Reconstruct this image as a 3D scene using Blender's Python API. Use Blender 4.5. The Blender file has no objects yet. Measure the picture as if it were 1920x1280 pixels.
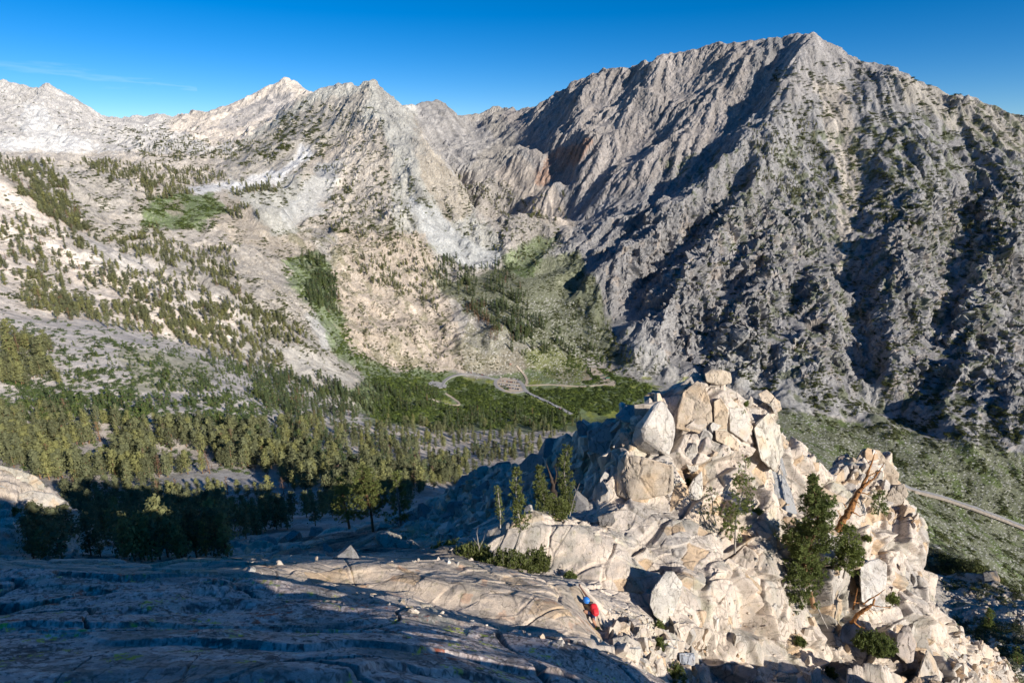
import bpy, bmesh, math, random, time
import numpy as np
from mathutils import Vector, Matrix, geometry
T0 = time.time()
def log(*a): print('[%.1fs]' % (time.time()-T0), *a, flush=True)

# ------------------------------------------------------------------ camera
F = 1100.0                      # focal length in pixels of a 1920 px wide frame
PITCH = math.radians(18.0)
SP, CP = math.sin(PITCH), math.cos(PITCH)
CAM_Z = 530.0                   # metres above the valley parking lot (z = 0)
scn = bpy.context.scene
cam_d = bpy.data.cameras.new('camera'); cam = bpy.data.objects.new('camera', cam_d)
scn.collection.objects.link(cam); scn.camera = cam
cam_d.sensor_width = 36.0; cam_d.lens = 36.0*F/1920.0
cam_d.clip_start = 0.5; cam_d.clip_end = 30000.0
cam.location = (0, 0, CAM_Z)
cam.rotation_euler = (math.radians(90)-PITCH, 0, 0)

# ------------------------------------------------------------------ sun and sky
SUN_TH, SUN_EL = math.radians(46), math.radians(24)      # behind the camera, to its right
SH = np.array([math.sin(SUN_TH), -math.cos(SUN_TH)])
SUN = np.array([SH[0]*math.cos(SUN_EL), SH[1]*math.cos(SUN_EL), math.sin(SUN_EL)])
sl = bpy.data.lights.new('sun', 'SUN'); so = bpy.data.objects.new('sun', sl)
scn.collection.objects.link(so)
sl.energy = 5.0; sl.angle = math.radians(0.5); sl.color = (1.0, 0.935, 0.845)
so.rotation_euler = Vector(tuple(SUN)).to_track_quat('Z', 'Y').to_euler()
w = bpy.data.worlds.new("World"); scn.world = w; w.use_nodes = True
nt = w.node_tree; nt.nodes.clear()
out = nt.nodes.new('ShaderNodeOutputWorld'); bg = nt.nodes.new('ShaderNodeBackground')
sky = nt.nodes.new('ShaderNodeTexSky'); sky.sky_type = 'NISHITA'; sky.sun_disc = False
sky.sun_elevation = SUN_EL; sky.sun_rotation = math.atan2(SH[0], SH[1])
sky.altitude = 3300; sky.air_density = 0.95; sky.dust_density = 0.5; sky.ozone_density = 3.3
bg.inputs['Strength'].default_value = 0.09
nt.links.new(bg.outputs[0], out.inputs[0])
# a thin high cirrus streak low in the sky, a matter of direction only
tc = nt.nodes.new('ShaderNodeTexCoord'); sepd = nt.nodes.new('ShaderNodeSeparateXYZ')
nt.links.new(tc.outputs['Generated'], sepd.inputs[0])
def wmath(op, a, b=None, c=None):
    n = nt.nodes.new('ShaderNodeMath'); n.operation = op
    for i, v in enumerate((a, b, c)):
        if v is None: continue
        if isinstance(v, (int, float)): n.inputs[i].default_value = v
        else: nt.links.new(v, n.inputs[i])
    return n.outputs[0]
azi = wmath('ARCTAN2', sepd.outputs[0], sepd.outputs[1])
line = wmath('MULTIPLY_ADD', azi, -0.085, 0.043)          # height of the streak against azimuth
dev = wmath('SUBTRACT', sepd.outputs[2], line)
nz = nt.nodes.new('ShaderNodeTexNoise'); nz.inputs['Scale'].default_value = 14; nz.inputs['Detail'].default_value = 6
mp = nt.nodes.new('ShaderNodeMapping'); mp.inputs['Scale'].default_value = (1, 1, 9)
nt.links.new(tc.outputs['Generated'], mp.inputs[0]); nt.links.new(mp.outputs[0], nz.inputs['Vector'])
dev2 = wmath('MULTIPLY_ADD', wmath('SUBTRACT', nz.outputs[0], 0.5), 0.035, dev)
wd = wmath('MULTIPLY_ADD', azi, -0.017, -0.004)
band = wmath('SUBTRACT', 1.0, wmath('DIVIDE', wmath('ABSOLUTE', dev2), wmath('MAXIMUM', wd, 0.0012)))
band = wmath('MULTIPLY', wmath('MAXIMUM', band, 0.0), wmath('LESS_THAN', azi, -0.46))
band = wmath('MULTIPLY', band, 0.09)
mixs = nt.nodes.new('ShaderNodeMix'); mixs.data_type = 'RGBA'
nt.links.new(band, mixs.inputs[0]); nt.links.new(sky.outputs[0], mixs.inputs[6])
mixs.inputs[7].default_value = (9.5, 10.5, 12.0, 1)
hs = nt.nodes.new('ShaderNodeHueSaturation'); hs.inputs['Saturation'].default_value = 1.40; hs.inputs['Hue'].default_value = 0.503
nt.links.new(mixs.outputs[2], hs.inputs['Color']); nt.links.new(hs.outputs[0], bg.inputs['Color'])

scn.view_settings.view_transform = 'Standard'; scn.view_settings.look = 'None'
scn.view_settings.exposure = 0.42; scn.view_settings.gamma = 1.0
scn.render.engine = 'CYCLES'
scn.cycles.max_bounces = 4; scn.cycles.diffuse_bounces = 2; scn.cycles.glossy_bounces = 1
scn.cycles.transmission_bounces = 2; scn.cycles.volume_bounces = 0; scn.cycles.transparent_max_bounces = 8
scn.cycles.use_denoising = True; scn.cycles.denoiser = 'OPENIMAGEDENOISE'; scn.cycles.denoising_input_passes = 'RGB_ALBEDO_NORMAL'; scn.cycles.denoising_prefilter = 'ACCURATE'
scn.cycles.use_adaptive_sampling = True; scn.cycles.adaptive_threshold = 0.02

# ------------------------------------------------------------------ numpy noise
def _h(a, b, c=0, seed=0):
    a = np.asarray(a).astype(np.int64).astype(np.uint32); b = np.asarray(b).astype(np.int64).astype(np.uint32)
    c = np.asarray(c).astype(np.int64).astype(np.uint32)
    h = a*np.uint32(0x9E3779B1) ^ b*np.uint32(0x85EBCA77) ^ c*np.uint32(0xC2B2AE3D) ^ np.uint32((seed*0x27D4EB2F) & 0xffffffff)
    h ^= h >> np.uint32(15); h *= np.uint32(0x2C1B3C6D); h ^= h >> np.uint32(12); h *= np.uint32(0x297A2D39); h ^= h >> np.uint32(15)
    return h
def rnd(a, b, c=0, seed=0): return (_h(a, b, c, seed) & np.uint32(0xFFFFFF)).astype(np.float32)/np.float32(16777216.0)
def noise2(x, y, seed=0):
    xi = np.floor(x); yi = np.floor(y); fx = (x-xi).astype(np.float32); fy = (y-yi).astype(np.float32)
    u = fx*fx*fx*(fx*(fx*6-15)+10); v = fy*fy*fy*(fy*(fy*6-15)+10)
    def g(dx, dy):
        a = rnd(xi+dx, yi+dy, 0, seed)*np.float32(2*math.pi)
        return np.cos(a)*(fx-dx)+np.sin(a)*(fy-dy)
    n0 = g(0,0)*(1-u)+g(1,0)*u; n1 = g(0,1)*(1-u)+g(1,1)*u
    return (n0*(1-v)+n1*v)*1.45
def noise3(x, y, z, seed=0):       # value noise
    xi, yi, zi = np.floor(x), np.floor(y), np.floor(z)
    fx, fy, fz = x-xi, y-yi, z-zi
    u, v, w_ = [f*f*(3-2*f) for f in (fx, fy, fz)]
    r = 0
    for dz in (0, 1):
        for dy in (0, 1):
            for dx in (0, 1):
                r = r + rnd(xi+dx, yi+dy, zi+dz, seed)*(u if dx else 1-u)*(v if dy else 1-v)*(w_ if dz else 1-w_)
    return r*2-1
def fbm2(x, y, oct=4, seed=0, gain=.5):
    s = 0; a = 1; t = 0
    for o in range(oct):
        s = s+a*noise2(x, y, seed+o); t += a; a *= gain; x = x*2.03+7.1; y = y*2.03-3.3
    return s/t
def fbm3(x, y, z, oct=3, seed=0):
    s = 0; a = 1; t = 0
    for o in range(oct):
        s = s+a*noise3(x, y, z, seed+o); t += a; a *= .5; x, y, z = x*2.03+1.1, y*2.03-3.3, z*2.03+5.7
    return s/t
def ridged2(x, y, oct=4, seed=0, gain=.5):
    s = 0; a = 1; t = 0; wgt = 1
    for o in range(oct):
        n = 1-np.abs(noise2(x, y, seed+o)); n = n*n*wgt; s = s+a*n; t += a; a *= gain
        wgt = np.clip(n*1.6, 0, 1); x = x*2.07+4.1; y = y*2.07-9.3
    return s/t
def cells3(x, y, z, seed=0):
    """Worley cells: nearest, second nearest distance, offset to the nearest centre and its id hash values."""
    xi, yi, zi = np.floor(x), np.floor(y), np.floor(z)
    f1 = np.full(x.shape, 9., np.float32); f2 = f1.copy()
    ox = np.zeros(x.shape, np.float32); oy = ox.copy(); oz = ox.copy(); cid = np.zeros(x.shape, np.uint32)
    for dx in (-1, 0, 1):
        for dy in (-1, 0, 1):
            for dz in (-1, 0, 1):
                cx, cy, cz = xi+dx, yi+dy, zi+dz
                h = _h(cx, cy, cz, seed)
                px = cx+(h & 1023).astype(np.float32)/1023-x; py = cy+((h >> 10) & 1023).astype(np.float32)/1023-y
                pz = cz+((h >> 20) & 1023).astype(np.float32)/1023-z
                d = (px*px+py*py+pz*pz).astype(np.float32)
                m = d < f1
                f2 = np.where(m, f1, np.minimum(f2, d))
                ox = np.where(m, px, ox); oy = np.where(m, py, oy); oz = np.where(m, pz, oz); cid = np.where(m, h, cid)
                f1 = np.where(m, d, f1)
    return np.sqrt(f1), np.sqrt(f2), -ox, -oy, -oz, cid
def cells2(x, y, seed=0):
    xi, yi = np.floor(x), np.floor(y)
    f1 = np.full(x.shape, 9., np.float32); f2 = f1.copy()
    ox = np.zeros(x.shape, np.float32); oy = ox.copy(); cid = np.zeros(x.shape, np.uint32)
    for dx in (-1, 0, 1):
        for dy in (-1, 0, 1):
            cx, cy = xi+dx, yi+dy; h = _h(cx, cy, 0, seed)
            px = cx+(h & 1023).astype(np.float32)/1023-x; py = cy+((h >> 10) & 1023).astype(np.float32)/1023-y
            d = (px*px+py*py).astype(np.float32); m = d < f1
            f2 = np.where(m, f1, np.minimum(f2, d)); ox = np.where(m, px, ox); oy = np.where(m, py, oy)
            cid = np.where(m, h, cid); f1 = np.where(m, d, f1)
    return np.sqrt(f1), np.sqrt(f2), -ox, -oy, cid
def hr(cid, k):      # a number in 0..1 from a cell id
    return rnd(cid, k, 7, 3)
def sm(a, b, x):
    t = np.clip((x-a)/(b-a), 0, 1); return t*t*(3-2*t)
def blur(A, n, it=2):
    if n < 1: return A
    for _ in range(it):
        for ax in (0, 1):
            P = np.pad(A, [(n+1, n) if i == ax else (0, 0) for i in range(2)], mode='edge')
            c = np.cumsum(P, axis=ax, dtype=np.float64)
            A = ((c[2*n+1:] - c[:-2*n-1]) if ax == 0 else (c[:, 2*n+1:]-c[:, :-2*n-1]))/(2*n+1)
    return A.astype(np.float32)

# ------------------------------------------------------------------ surveying helpers
def W(px, py, Y):
    """The world point seen in direction (px, py) of the photograph at forward distance Y."""
    a = (px-960)/F; b = (640-py)/F; k = Y/(CP+b*SP)
    return (a*k, Y, CAM_Z+k*(-SP+b*CP))
def tin(points, edges, x0, y0, nx, ny, cell):
    """Rasterise a constrained triangulation of survey points (x, y, values...) on a grid."""
    P = np.array(points, float)
    vs, es, fs, ov, oe, of_ = geometry.delaunay_2d_cdt([Vector((p[0], p[1])) for p in P], edges, [], 0, 1e-4)
    V = np.array([[v[0], v[1]] for v in vs]); val = np.zeros((len(V), P.shape[1]-2))
    for i, o in enumerate(ov):
        if o: val[i] = P[o[0], 2:]
        else:
            best = None                                   # a crossing of two survey lines: interpolate along both
            acc = []
            for a, b in edges:
                A, B = P[a, :2], P[b, :2]; d = B-A; L = d@d
                if L == 0: continue
                t = ((V[i]-A)@d)/L
                if -1e-6 <= t <= 1+1e-6 and np.linalg.norm(A+t*d-V[i]) < 1e-2*math.sqrt(L)*.01+1e-3: acc.append(P[a, 2:]*(1-t)+P[b, 2:]*t)
            if not acc:
                dd = np.linalg.norm(P[:, :2]-V[i], axis=1); acc = [P[np.argmin(dd), 2:]]
            val[i] = np.mean(acc, axis=0)
    G = np.zeros((ny, nx, P.shape[1]-2), np.float32)
    for f in fs:
        for k in range(1, len(f)-1):
            t = [f[0], f[k], f[k+1]]; A, B, C = V[t[0]], V[t[1]], V[t[2]]
            den = (B[0]-A[0])*(C[1]-A[1])-(C[0]-A[0])*(B[1]-A[1])
            if abs(den) < 1e-9: continue
            lo = np.minimum(np.minimum(A, B), C); hi = np.maximum(np.maximum(A, B), C)
            i0 = max(0, int(math.floor((lo[0]-x0)/cell))); i1 = min(nx-1, int(math.ceil((hi[0]-x0)/cell)))
            j0 = max(0, int(math.floor((lo[1]-y0)/cell))); j1 = min(ny-1, int(math.ceil((hi[1]-y0)/cell)))
            if i1 < i0 or j1 < j0: continue
            X = x0+np.arange(i0, i1+1)*cell; Yy = y0+np.arange(j0, j1+1)*cell
            X, Yy = np.meshgrid(X, Yy)
            wb = ((X-A[0])*(C[1]-A[1])-(C[0]-A[0])*(Yy-A[1]))/den
            wc = ((B[0]-A[0])*(Yy-A[1])-(X-A[0])*(B[1]-A[1]))/den
            wa = 1-wb-wc; e = -1e-7
            m = (wa >= e) & (wb >= e) & (wc >= e)
            vv = wa[..., None]*val[t[0]]+wb[..., None]*val[t[1]]+wc[..., None]*val[t[2]]
            S = G[j0:j1+1, i0:i1+1]; S[m] = vv[m]
    return G
def bil(G, x0, y0, cell, X, Y):
    ny, nx = G.shape[:2]
    fx = np.clip((X-x0)/cell, 0, nx-1.001); fy = np.clip((Y-y0)/cell, 0, ny-1.001)
    i = fx.astype(np.int32); j = fy.astype(np.int32); u = (fx-i).astype(np.float32); v = (fy-j).astype(np.float32)
    if G.ndim == 3: u = u[..., None]; v = v[..., None]
    return (G[j, i]*(1-u)+G[j, i+1]*u)*(1-v)+(G[j+1, i]*(1-u)+G[j+1, i+1]*u)*v
# ================================================================== THE FAR TERRAIN (5 m grid)
FX0, FY0, FC, FNX, FNY = -5200.0, -300.0, 5.0, 2100, 1300
far_pts, far_edges, crest_pts, crest_breaks = [], [], [], []
def pl(pts, rough=1.0, back=None, edge=True):
    """A ridge, rib or stream surveyed as (px, py, Y[, rough]) points; back = fall behind a crest (metres away, metres down)."""
    prev = None
    if back: crest_breaks.append(1)
    for p in pts:
        x, y, z = W(p[0], p[1], p[2]); r = p[3] if len(p) > 3 else rough
        far_pts.append((x, y, z, r)); i = len(far_pts)-1
        if prev is not None and edge: far_edges.append((prev, i))
        prev = i
        if back:
            crest_pts.append((x, y, z, len(crest_breaks)))
            far_pts.append((x*(1+back[0]/y), y+back[0], z-back[1], r))
def raw(*pts):
    for p in pts: far_pts.append(p)
# frame of the map
for x, y, z in ((-5200,-300,700),(-5200,1500,700),(-5200,4000,500),(-5200,6200,400),(5300,-300,300),(5300,6200,300),(0,6200,200),(-2500,6200,300),(2500,6200,300),
                (5300,1500,200),(5300,3500,400),(-2500,-300,650),(-1200,-300,600),(1500,-300,250),(3000,-300,100),(2600,600,-250),(3500,1200,-300),(1700,500,-190),(1100,-100,100)):
    raw((x, y, z, .5))
# left range and the white peak
pl([(-420,230,3900),(-250,190,4100),(-120,150,4200),(0,150,4200),(28,168,4150),(52,180,4150),(72,163,4200),(90,157,4200),(118,175,4250),(150,192,4300),(190,217,4400),(235,226,4450),(265,219,4500),(285,226,4550),
    (312,229,4600),(345,224,4600),(400,211,4600),(450,189,4600),(500,163,4650),(523,153,4680),(540,149,4700),(562,160,4650),(590,180,4500)], .8, back=(500,350))
pl([(90,157,4200),(75,200,3900),(110,240,3500),(150,285,3100)], .8); pl([(28,168,4150),(55,215,3750),(70,270,3200)], .3)
pl([(-420,300,2700),(-150,290,2800),(0,272,2900),(60,290,2900),(130,300,2800),(220,298,2900),(280,292,3000),(340,270,3300),(420,262,3500)], .35)
pl([(540,149,4700),(540,190,4300),(500,225,4000),(440,240,3800),(400,250,3600)], .35)
pl([(340,248,3900),(380,262,3500),(420,262,3500)], .5); pl([(260,250,3700),(330,285,3000),(430,290,2950)], .8)
pl([(200,230,4100),(240,262,3400)], .8)
# forested shelf and side valley on the left
pl([(-500,310,2100),(-200,305,2100),(0,296,2250),(110,305,2300),(200,312,2350),(320,318,2400),(430,318,2450)], .25)
pl([(-100,330,1700),(30,330,1750),(130,328,1800),(240,332,1850),(330,350,1900),(350,355,1900)], .3)
pl([(60,300,1950),(150,318,1750),(230,345,1650),(290,372,1600)], .5)
pl([(340,357,1850),(420,345,1950),(520,330,2000),(560,300,2150)], .1)
pl([(285,425,1480),(300,380,1620),(350,372,1700),(395,390,1650)], .1)
pl([(350,425,1480),(400,425,1500),(450,400,1600),(520,372,1700),(545,400,1650)], .35)
pl([(130,395,1400),(230,430,1330),(330,455,1300),(400,460,1290)], .4)
pl([(40,350,1350),(130,395,1400)], .3)
# near left shoulder, sandy chutes and their foot
pl([(-500,330,750),(-250,330,850),(-120,330,950),(0,338,1000),(60,368,1020),(130,424,1040),(200,455,1050),(300,492,1060),(380,535,1000),(430,580,960)], .25)
pl([(-500,480,560),(-250,520,560),(-60,560,600),(60,590,640),(150,590,700),(220,608,740),(330,640,790),(430,668,840),(520,700,900)], .12)
pl([(0,450,850),(100,500,820),(200,540,840),(300,570,860)], .3)
# knob and its slopes
pl([(400,475,1230),(440,462,1250),(490,470,1250),(530,500,1220),(570,545,1180),(590,590,1130)], .9)
pl([(420,520,1120),(480,540,1080),(540,590,1030),(590,640,1000),(640,690,1000)], .6)
pl([(520,640,960),(600,690,960),(660,715,1000)], .3)
# left basin floor
pl([(-500,640,380),(-200,660,400),(0,650,500),(100,650,525),(200,650,560),(300,655,600),(400,690,660),(480,715,720),(560,725,850)], .08)
pl([(-500,750,300),(0,750,400),(120,750,410),(250,752,430),(350,752,455),(450,752,520),(520,760,620),(600,770,760),(700,782,950)], .08)
pl([(-400,850,280),(0,855,325),(150,852,336),(300,850,355),(420,850,368),(520,848,400),(600,850,470),(700,850,600),(820,850,700),(920,850,770),(1020,850,780)], .15)
pl([(-400,950,200),(60,935,235),(200,925,270),(330,915,300),(450,905,315),(560,900,335),(660,900,380),(760,895,430),(860,893,500),(960,895,560)], .15)
pl([(-400,1040,120),(60,1020,140),(200,1000,160),(320,1000,200),(440,985,220),(560,960,235),(700,930,260),(830,925,300)], .25)
raw((-200,60,330,.3),(-400,0,400,.3),(-200,-150,480,.4),(-60,60,440,.3))
# streams on the left, canyon into the main valley
pl([(350,430,1460),(400,460,1420),(480,480,1410),(530,492,1400),(575,530,1320),(605,560,1250),(632,600,1210),(645,640,1200),(672,672,1200),(730,692,1220),(800,712,1260),(840,728,1250)], .1)
pl([(660,700,1090),(720,725,1070),(780,745,1080),(860,765,1110)], .05)
# valley floor
pl([(780,708,1290),(850,700,1340),(900,705,1340),(965,700,1370),(1010,690,1400),(1080,690,1420),(1150,700,1400),(1210,720,1350)], .05)
pl([(760,785,930),(860,790,1000),(960,790,1080),(1080,788,1110),(1180,785,1130),(1250,780,1150)], .05)
pl([(840,728,1250),(960,735,1255),(1060,745,1230),(1160,750,1210),(1260,760,1190),(1400,790,1120),(1550,840,1030),(1700,915,940),(1850,985,880),(2050,1080,800),(2400,1200,760)], .05)
pl([(1250,870,720),(1400,880,700),(1550,930,690),(1700,1010,700),(1850,1080,700),(1980,1150,660)], .15)
pl([(1500,860,420),(1700,960,430),(1800,1060,330),(1900,1130,280),(2100,1250,300)], .4)
# middle mountain
pl([(590,182,3200),(620,162,2950),(650,157,2900),(675,162,2850),(690,163,2800),(700,151,2750),(712,164,2720),(738,184,2700),(752,200,2680),(770,222,2620),(800,262,2500),(830,300,2420),(860,340,2300),(885,385,2180),(915,430,2050),(940,478,1920)], .85, back=(350,230))
pl([(590,182,3200),(560,195,3150),(500,235,3000),(440,262,2900),(415,290,2750),(400,312,2600),(380,345,2050)], .3)
pl([(700,151,2750),(690,205,2580),(705,250,2420),(695,300,2260),(700,350,2100),(735,420,1880),(705,480,1720),(690,540,1560),(655,600,1380),(680,660,1270)], .9)
pl([(650,157,2900),(620,230,2650),(570,300,2420),(540,350,2230),(530,390,2050),(545,430,1800),(560,470,1560)], .25)
pl([(640,190,2780),(650,260,2480),(610,340,2200),(600,400,2000),(585,440,1800)], .6)
pl([(738,184,2700),(780,260,2480),(800,330,2260),(840,420,2040),(880,480,1920)], .9)
pl([(760,300,2300),(770,380,2060),(800,440,1900),(850,490,1860)], .5)
pl([(770,560,1640),(800,600,1540),(840,640,1440),(870,680,1360)], .35)
pl([(600,560,1290),(620,620,1240)], .4)
# hanging valley between the mountains
pl([(860,340,2300),(900,340,2700),(960,350,2700),(1010,372,2560),(1060,405,2380),(1075,425,2200)], .4)
pl([(755,205,3500),(775,196,3700),(800,192,3800),(812,190,3850),(820,186,3900),(835,198,3900),(850,204,3900),(866,230,3900),(872,233,3950),(880,216,4000),(893,213,4050),(905,215,4100),(912,224,4200),(930,220,4250),(945,216,4200),(960,212,4000),(980,210,3800),(1000,204,3650),(1020,192,3550),
    (1050,172,3450),(1075,160,3400),(1100,145,3300),(1130,133,3200),(1150,130,3150),(1200,122,3050),(1230,110,3000),(1250,104,2980),(1290,97,2950),(1330,85,2900),(1350,80,2880),(1390,84,2850),(1408,73,2820),(1440,78,2780),
    (1480,66,2700),(1505,65,2650),(1520,60,2620),(1545,75,2590),(1580,97,2560),(1610,113,2530),(1640,122,2500),(1665,124,2480),(1700,142,2450),(1740,160,2420),(1800,182,2380),(1860,202,2340),(1920,219,2300),(2100,290,2250),(2400,420,2200)], .9, back=(400,250))
pl([(840,270,3400),(880,262,3500),(920,270,3400),(960,280,3200),(1000,290,3000)], .3)
pl([(820,300,3000),(880,320,2850),(930,330,2750)], .7)
pl([(1000,290,3000),(1010,320,2850),(1060,380,2500),(1080,410,2300)], .15)
pl([(950,490,1900),(1000,460,2000),(1030,440,2080),(1075,425,2200)], .3)
pl([(920,400,2150),(960,400,2150),(1010,410,2150),(1050,430,2100)], .9)
pl([(960,430,2020),(1000,425,2050)], .9)
pl([(940,492,1890),(965,510,1820),(1000,545,1700),(1040,590,1620),(1080,630,1530),(1130,670,1460),(1190,715,1330),(1260,750,1240)], .06)
pl([(870,520,1800),(920,560,1650),(960,610,1500),(980,650,1420)], .15)
# right mountain: ribs (high, near) and gullies (low, far)
pl([(1520,60,2620),(1500,110,2440),(1460,180,2280),(1420,240,2150),(1370,300,2010),(1300,370,1880),(1230,430,1790),(1160,490,1720),(1100,530,1690)], 1)
pl([(1480,110,2620),(1430,190,2440),(1360,270,2270),(1290,340,2120),(1200,400,2000),(1130,450,1930),(1085,480,1900)], 1)
pl([(1408,73,2820),(1370,140,2600),(1330,200,2460),(1280,260,2330),(1220,320,2230),(1160,370,2160),(1110,410,2130)], 1)
pl([(1330,110,2880),(1270,190,2700),(1200,260,2550),(1140,320,2420),(1080,375,2350)], 1)
pl([(1250,104,2980),(1210,170,2750),(1160,235,2590),(1110,290,2480),(1060,325,2440),(1020,345,2480)], 1)
pl([(1190,150,3020),(1130,220,2820),(1070,270,2700),(1030,300,2700)], 1)
pl([(1130,133,3200),(1090,190,2980),(1040,240,2850),(1000,265,2850),(985,275,2900)], 1)
pl([(1370,380,1990),(1290,470,1830),(1220,540,1720),(1180,580,1640),(1160,610,1590)], .9)
pl([(1480,170,2270),(1450,250,2080),(1420,320,1930),(1370,410,1770),(1310,500,1600),(1260,570,1500),(1230,640,1400)], 1)
pl([(1500,250,2200),(1470,330,2020),(1430,400,1890),(1390,480,1730),(1350,560,1580),(1320,640,1440),(1300,690,1350)], .9)
pl([(1450,400,1790),(1440,450,1670),(1440,500,1570),(1420,560,1460),(1390,620,1380),(1370,680,1320)], 1)
pl([(1520,400,1850),(1500,480,1700),(1490,560,1550),(1470,620,1440),(1450,690,1320)], .8)
pl([(1560,160,2380),(1590,240,2200),(1610,300,2060),(1580,380,1920),(1575,450,1790),(1590,530,1620),(1610,600,1480),(1640,690,1330),(1660,760,1210)], .3)
pl([(1530,470,1640),(1530,540,1500),(1520,600,1400),(1510,680,1290)], 1)
pl([(1665,124,2480),(1690,200,2240),(1740,280,2020),(1720,360,1830),(1700,430,1660),(1690,500,1530),(1660,570,1420),(1660,640,1310),(1670,690,1230)], 1)
pl([(1760,230,2280),(1800,310,2080),(1810,390,1910),(1800,460,1770),(1780,540,1600),(1770,600,1480),(1760,660,1360),(1760,740,1210)], .5)
pl([(1800,182,2380),(1850,260,2120),(1890,340,1900),(1890,420,1700),(1850,500,1530),(1830,580,1390),(1810,660,1270),(1830,730,1150),(1870,760,1090)], 1)
pl([(1950,280,2200),(1980,380,1950),(1960,500,1650),(1930,600,1430),(1920,700,1260)], .6)
pl([(2050,300,2150),(2080,450,1700),(2050,600,1350),(2020,720,1130)], .9)
pl([(1060,520,1790),(1110,585,1620),(1160,630,1510),(1230,680,1400),(1300,715,1320),(1400,745,1240),(1480,765,1190),(1570,790,1130),(1680,800,1110),(1780,820,1060),(1900,850,1010),(2050,900,950)], .2)
# ridge that carries the camera, seen only where it pokes out (near grid refines it)
raw((0,-120,CAM_Z+25,.5),(60,-250,CAM_Z+60,.5),(0,0,CAM_Z-6,.3),(15,40,CAM_Z-22,.5),(60,0,CAM_Z-60,.5),(120,30,CAM_Z-110,.5),(200,60,CAM_Z-190,.5),(-50,0,CAM_Z-20,.3),(-60,120,CAM_Z-90,.3),
    (35,90,CAM_Z-46,.8),(60,150,CAM_Z-78,.8),(110,240,CAM_Z-135,.8),(150,330,CAM_Z-200,.8),(200,480,CAM_Z-330,.4),(0,160,CAM_Z-115,.3),(20,260,CAM_Z-190,.3),(130,120,CAM_Z-125,.5),(190,190,CAM_Z-190,.5),(300,330,CAM_Z-320,.3),(400,150,CAM_Z-350,.4),(60,420,CAM_Z-330,.3))
G = tin(far_pts, far_edges, FX0, FY0, FNX, FNY, FC)
log('far survey', len(far_pts))
HF, RF = G[..., 0], G[..., 1]
gx = FX0+np.arange(FNX)*FC; gy = FY0+np.arange(FNY)*FC
GX, GY = np.meshgrid(gx, gy); GX = GX.astype(np.float32); GY = GY.astype(np.float32)
dist = np.hypot(GX, GY)
soft = sm(1000, 3000, dist)
HF = blur(HF, 3, 2)*(1-soft)+blur(HF, 5, 2)*soft
RF = np.clip(blur(RF, 8, 2), 0, 1)
wx = GX+60*fbm2(GX/300, GY/300, 3, 11); wy = GY+60*fbm2(GX/300+40, GY/300, 3, 12)
n1 = ridged2(wx/330, wy/330, 5, 21)-.45
n2 = fbm2(wx/90, wy/90, 4, 31)
near_fade = sm(60, 420, dist)
HF = HF+near_fade*(RF*(n1*62+n2*16)+(.25+RF)*fbm2(GX/45, GY/45, 3, 41)*8)
HF = HF+sm(700, 1100, dist)*sm(.1, .32, RF)*(1-.6*sm(.6, .9, RF))*((ridged2(wx/150+3, wy/150, 4, 51)-.45)*34+(ridged2(wx/60+8, wy/60, 3, 55)-.45)*10)
# ribs and runnels that follow the fall line: noise smeared along the slope
def ribs(wl, L, seed):
    c2 = slice(None, None, 2); Hs = blur(HF, 12, 2)[c2, c2]; ny, nx = Hs.shape
    gy_, gx_ = np.gradient(Hs, 10.0); m = np.sqrt(gx_**2+gy_**2)+1e-3; dx = -gx_/m; dy = -gy_/m
    D = np.dstack([dx, dy]).astype(np.float32)
    Nz = noise2(GX[c2, c2]/wl, GY[c2, c2]/wl, seed)+.5*noise2(GX[c2, c2]/(wl*.5), GY[c2, c2]/(wl*.5), seed+1)
    acc = Nz.copy(); n = 1
    for sg in (1, -1):
        x = GX[c2, c2].copy(); y = GY[c2, c2].copy()
        for k in range(int(L/14)):
            v = bil(D, FX0, FY0, 10.0, x, y); x = x+sg*14*v[..., 0]; y = y+sg*14*v[..., 1]
            acc = acc+bil(Nz, FX0, FY0, 10.0, x, y); n += 1
    acc = acc/acc.std(); acc = np.clip(acc, -2.2, 2.2)
    return bil(acc.astype(np.float32), FX0, FY0, 10.0, GX, GY)
gy_, gx_ = np.gradient(blur(HF, 10, 1), FC); slope = np.hypot(gx_, gy_)
rib_w = sm(.3, .6, slope)*RF*near_fade
right = sm(-200, 300, GX+ (GY-2600)*.1)*sm(0, .5, RF)
A1 = ribs(62, 260, 301); A2 = ribs(26, 150, 311)
HF = HF+rib_w*((1-np.abs(A1))*10*(.4+.7*right)+A2*3.0*(.5+.5*right))
log('ribs')
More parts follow.
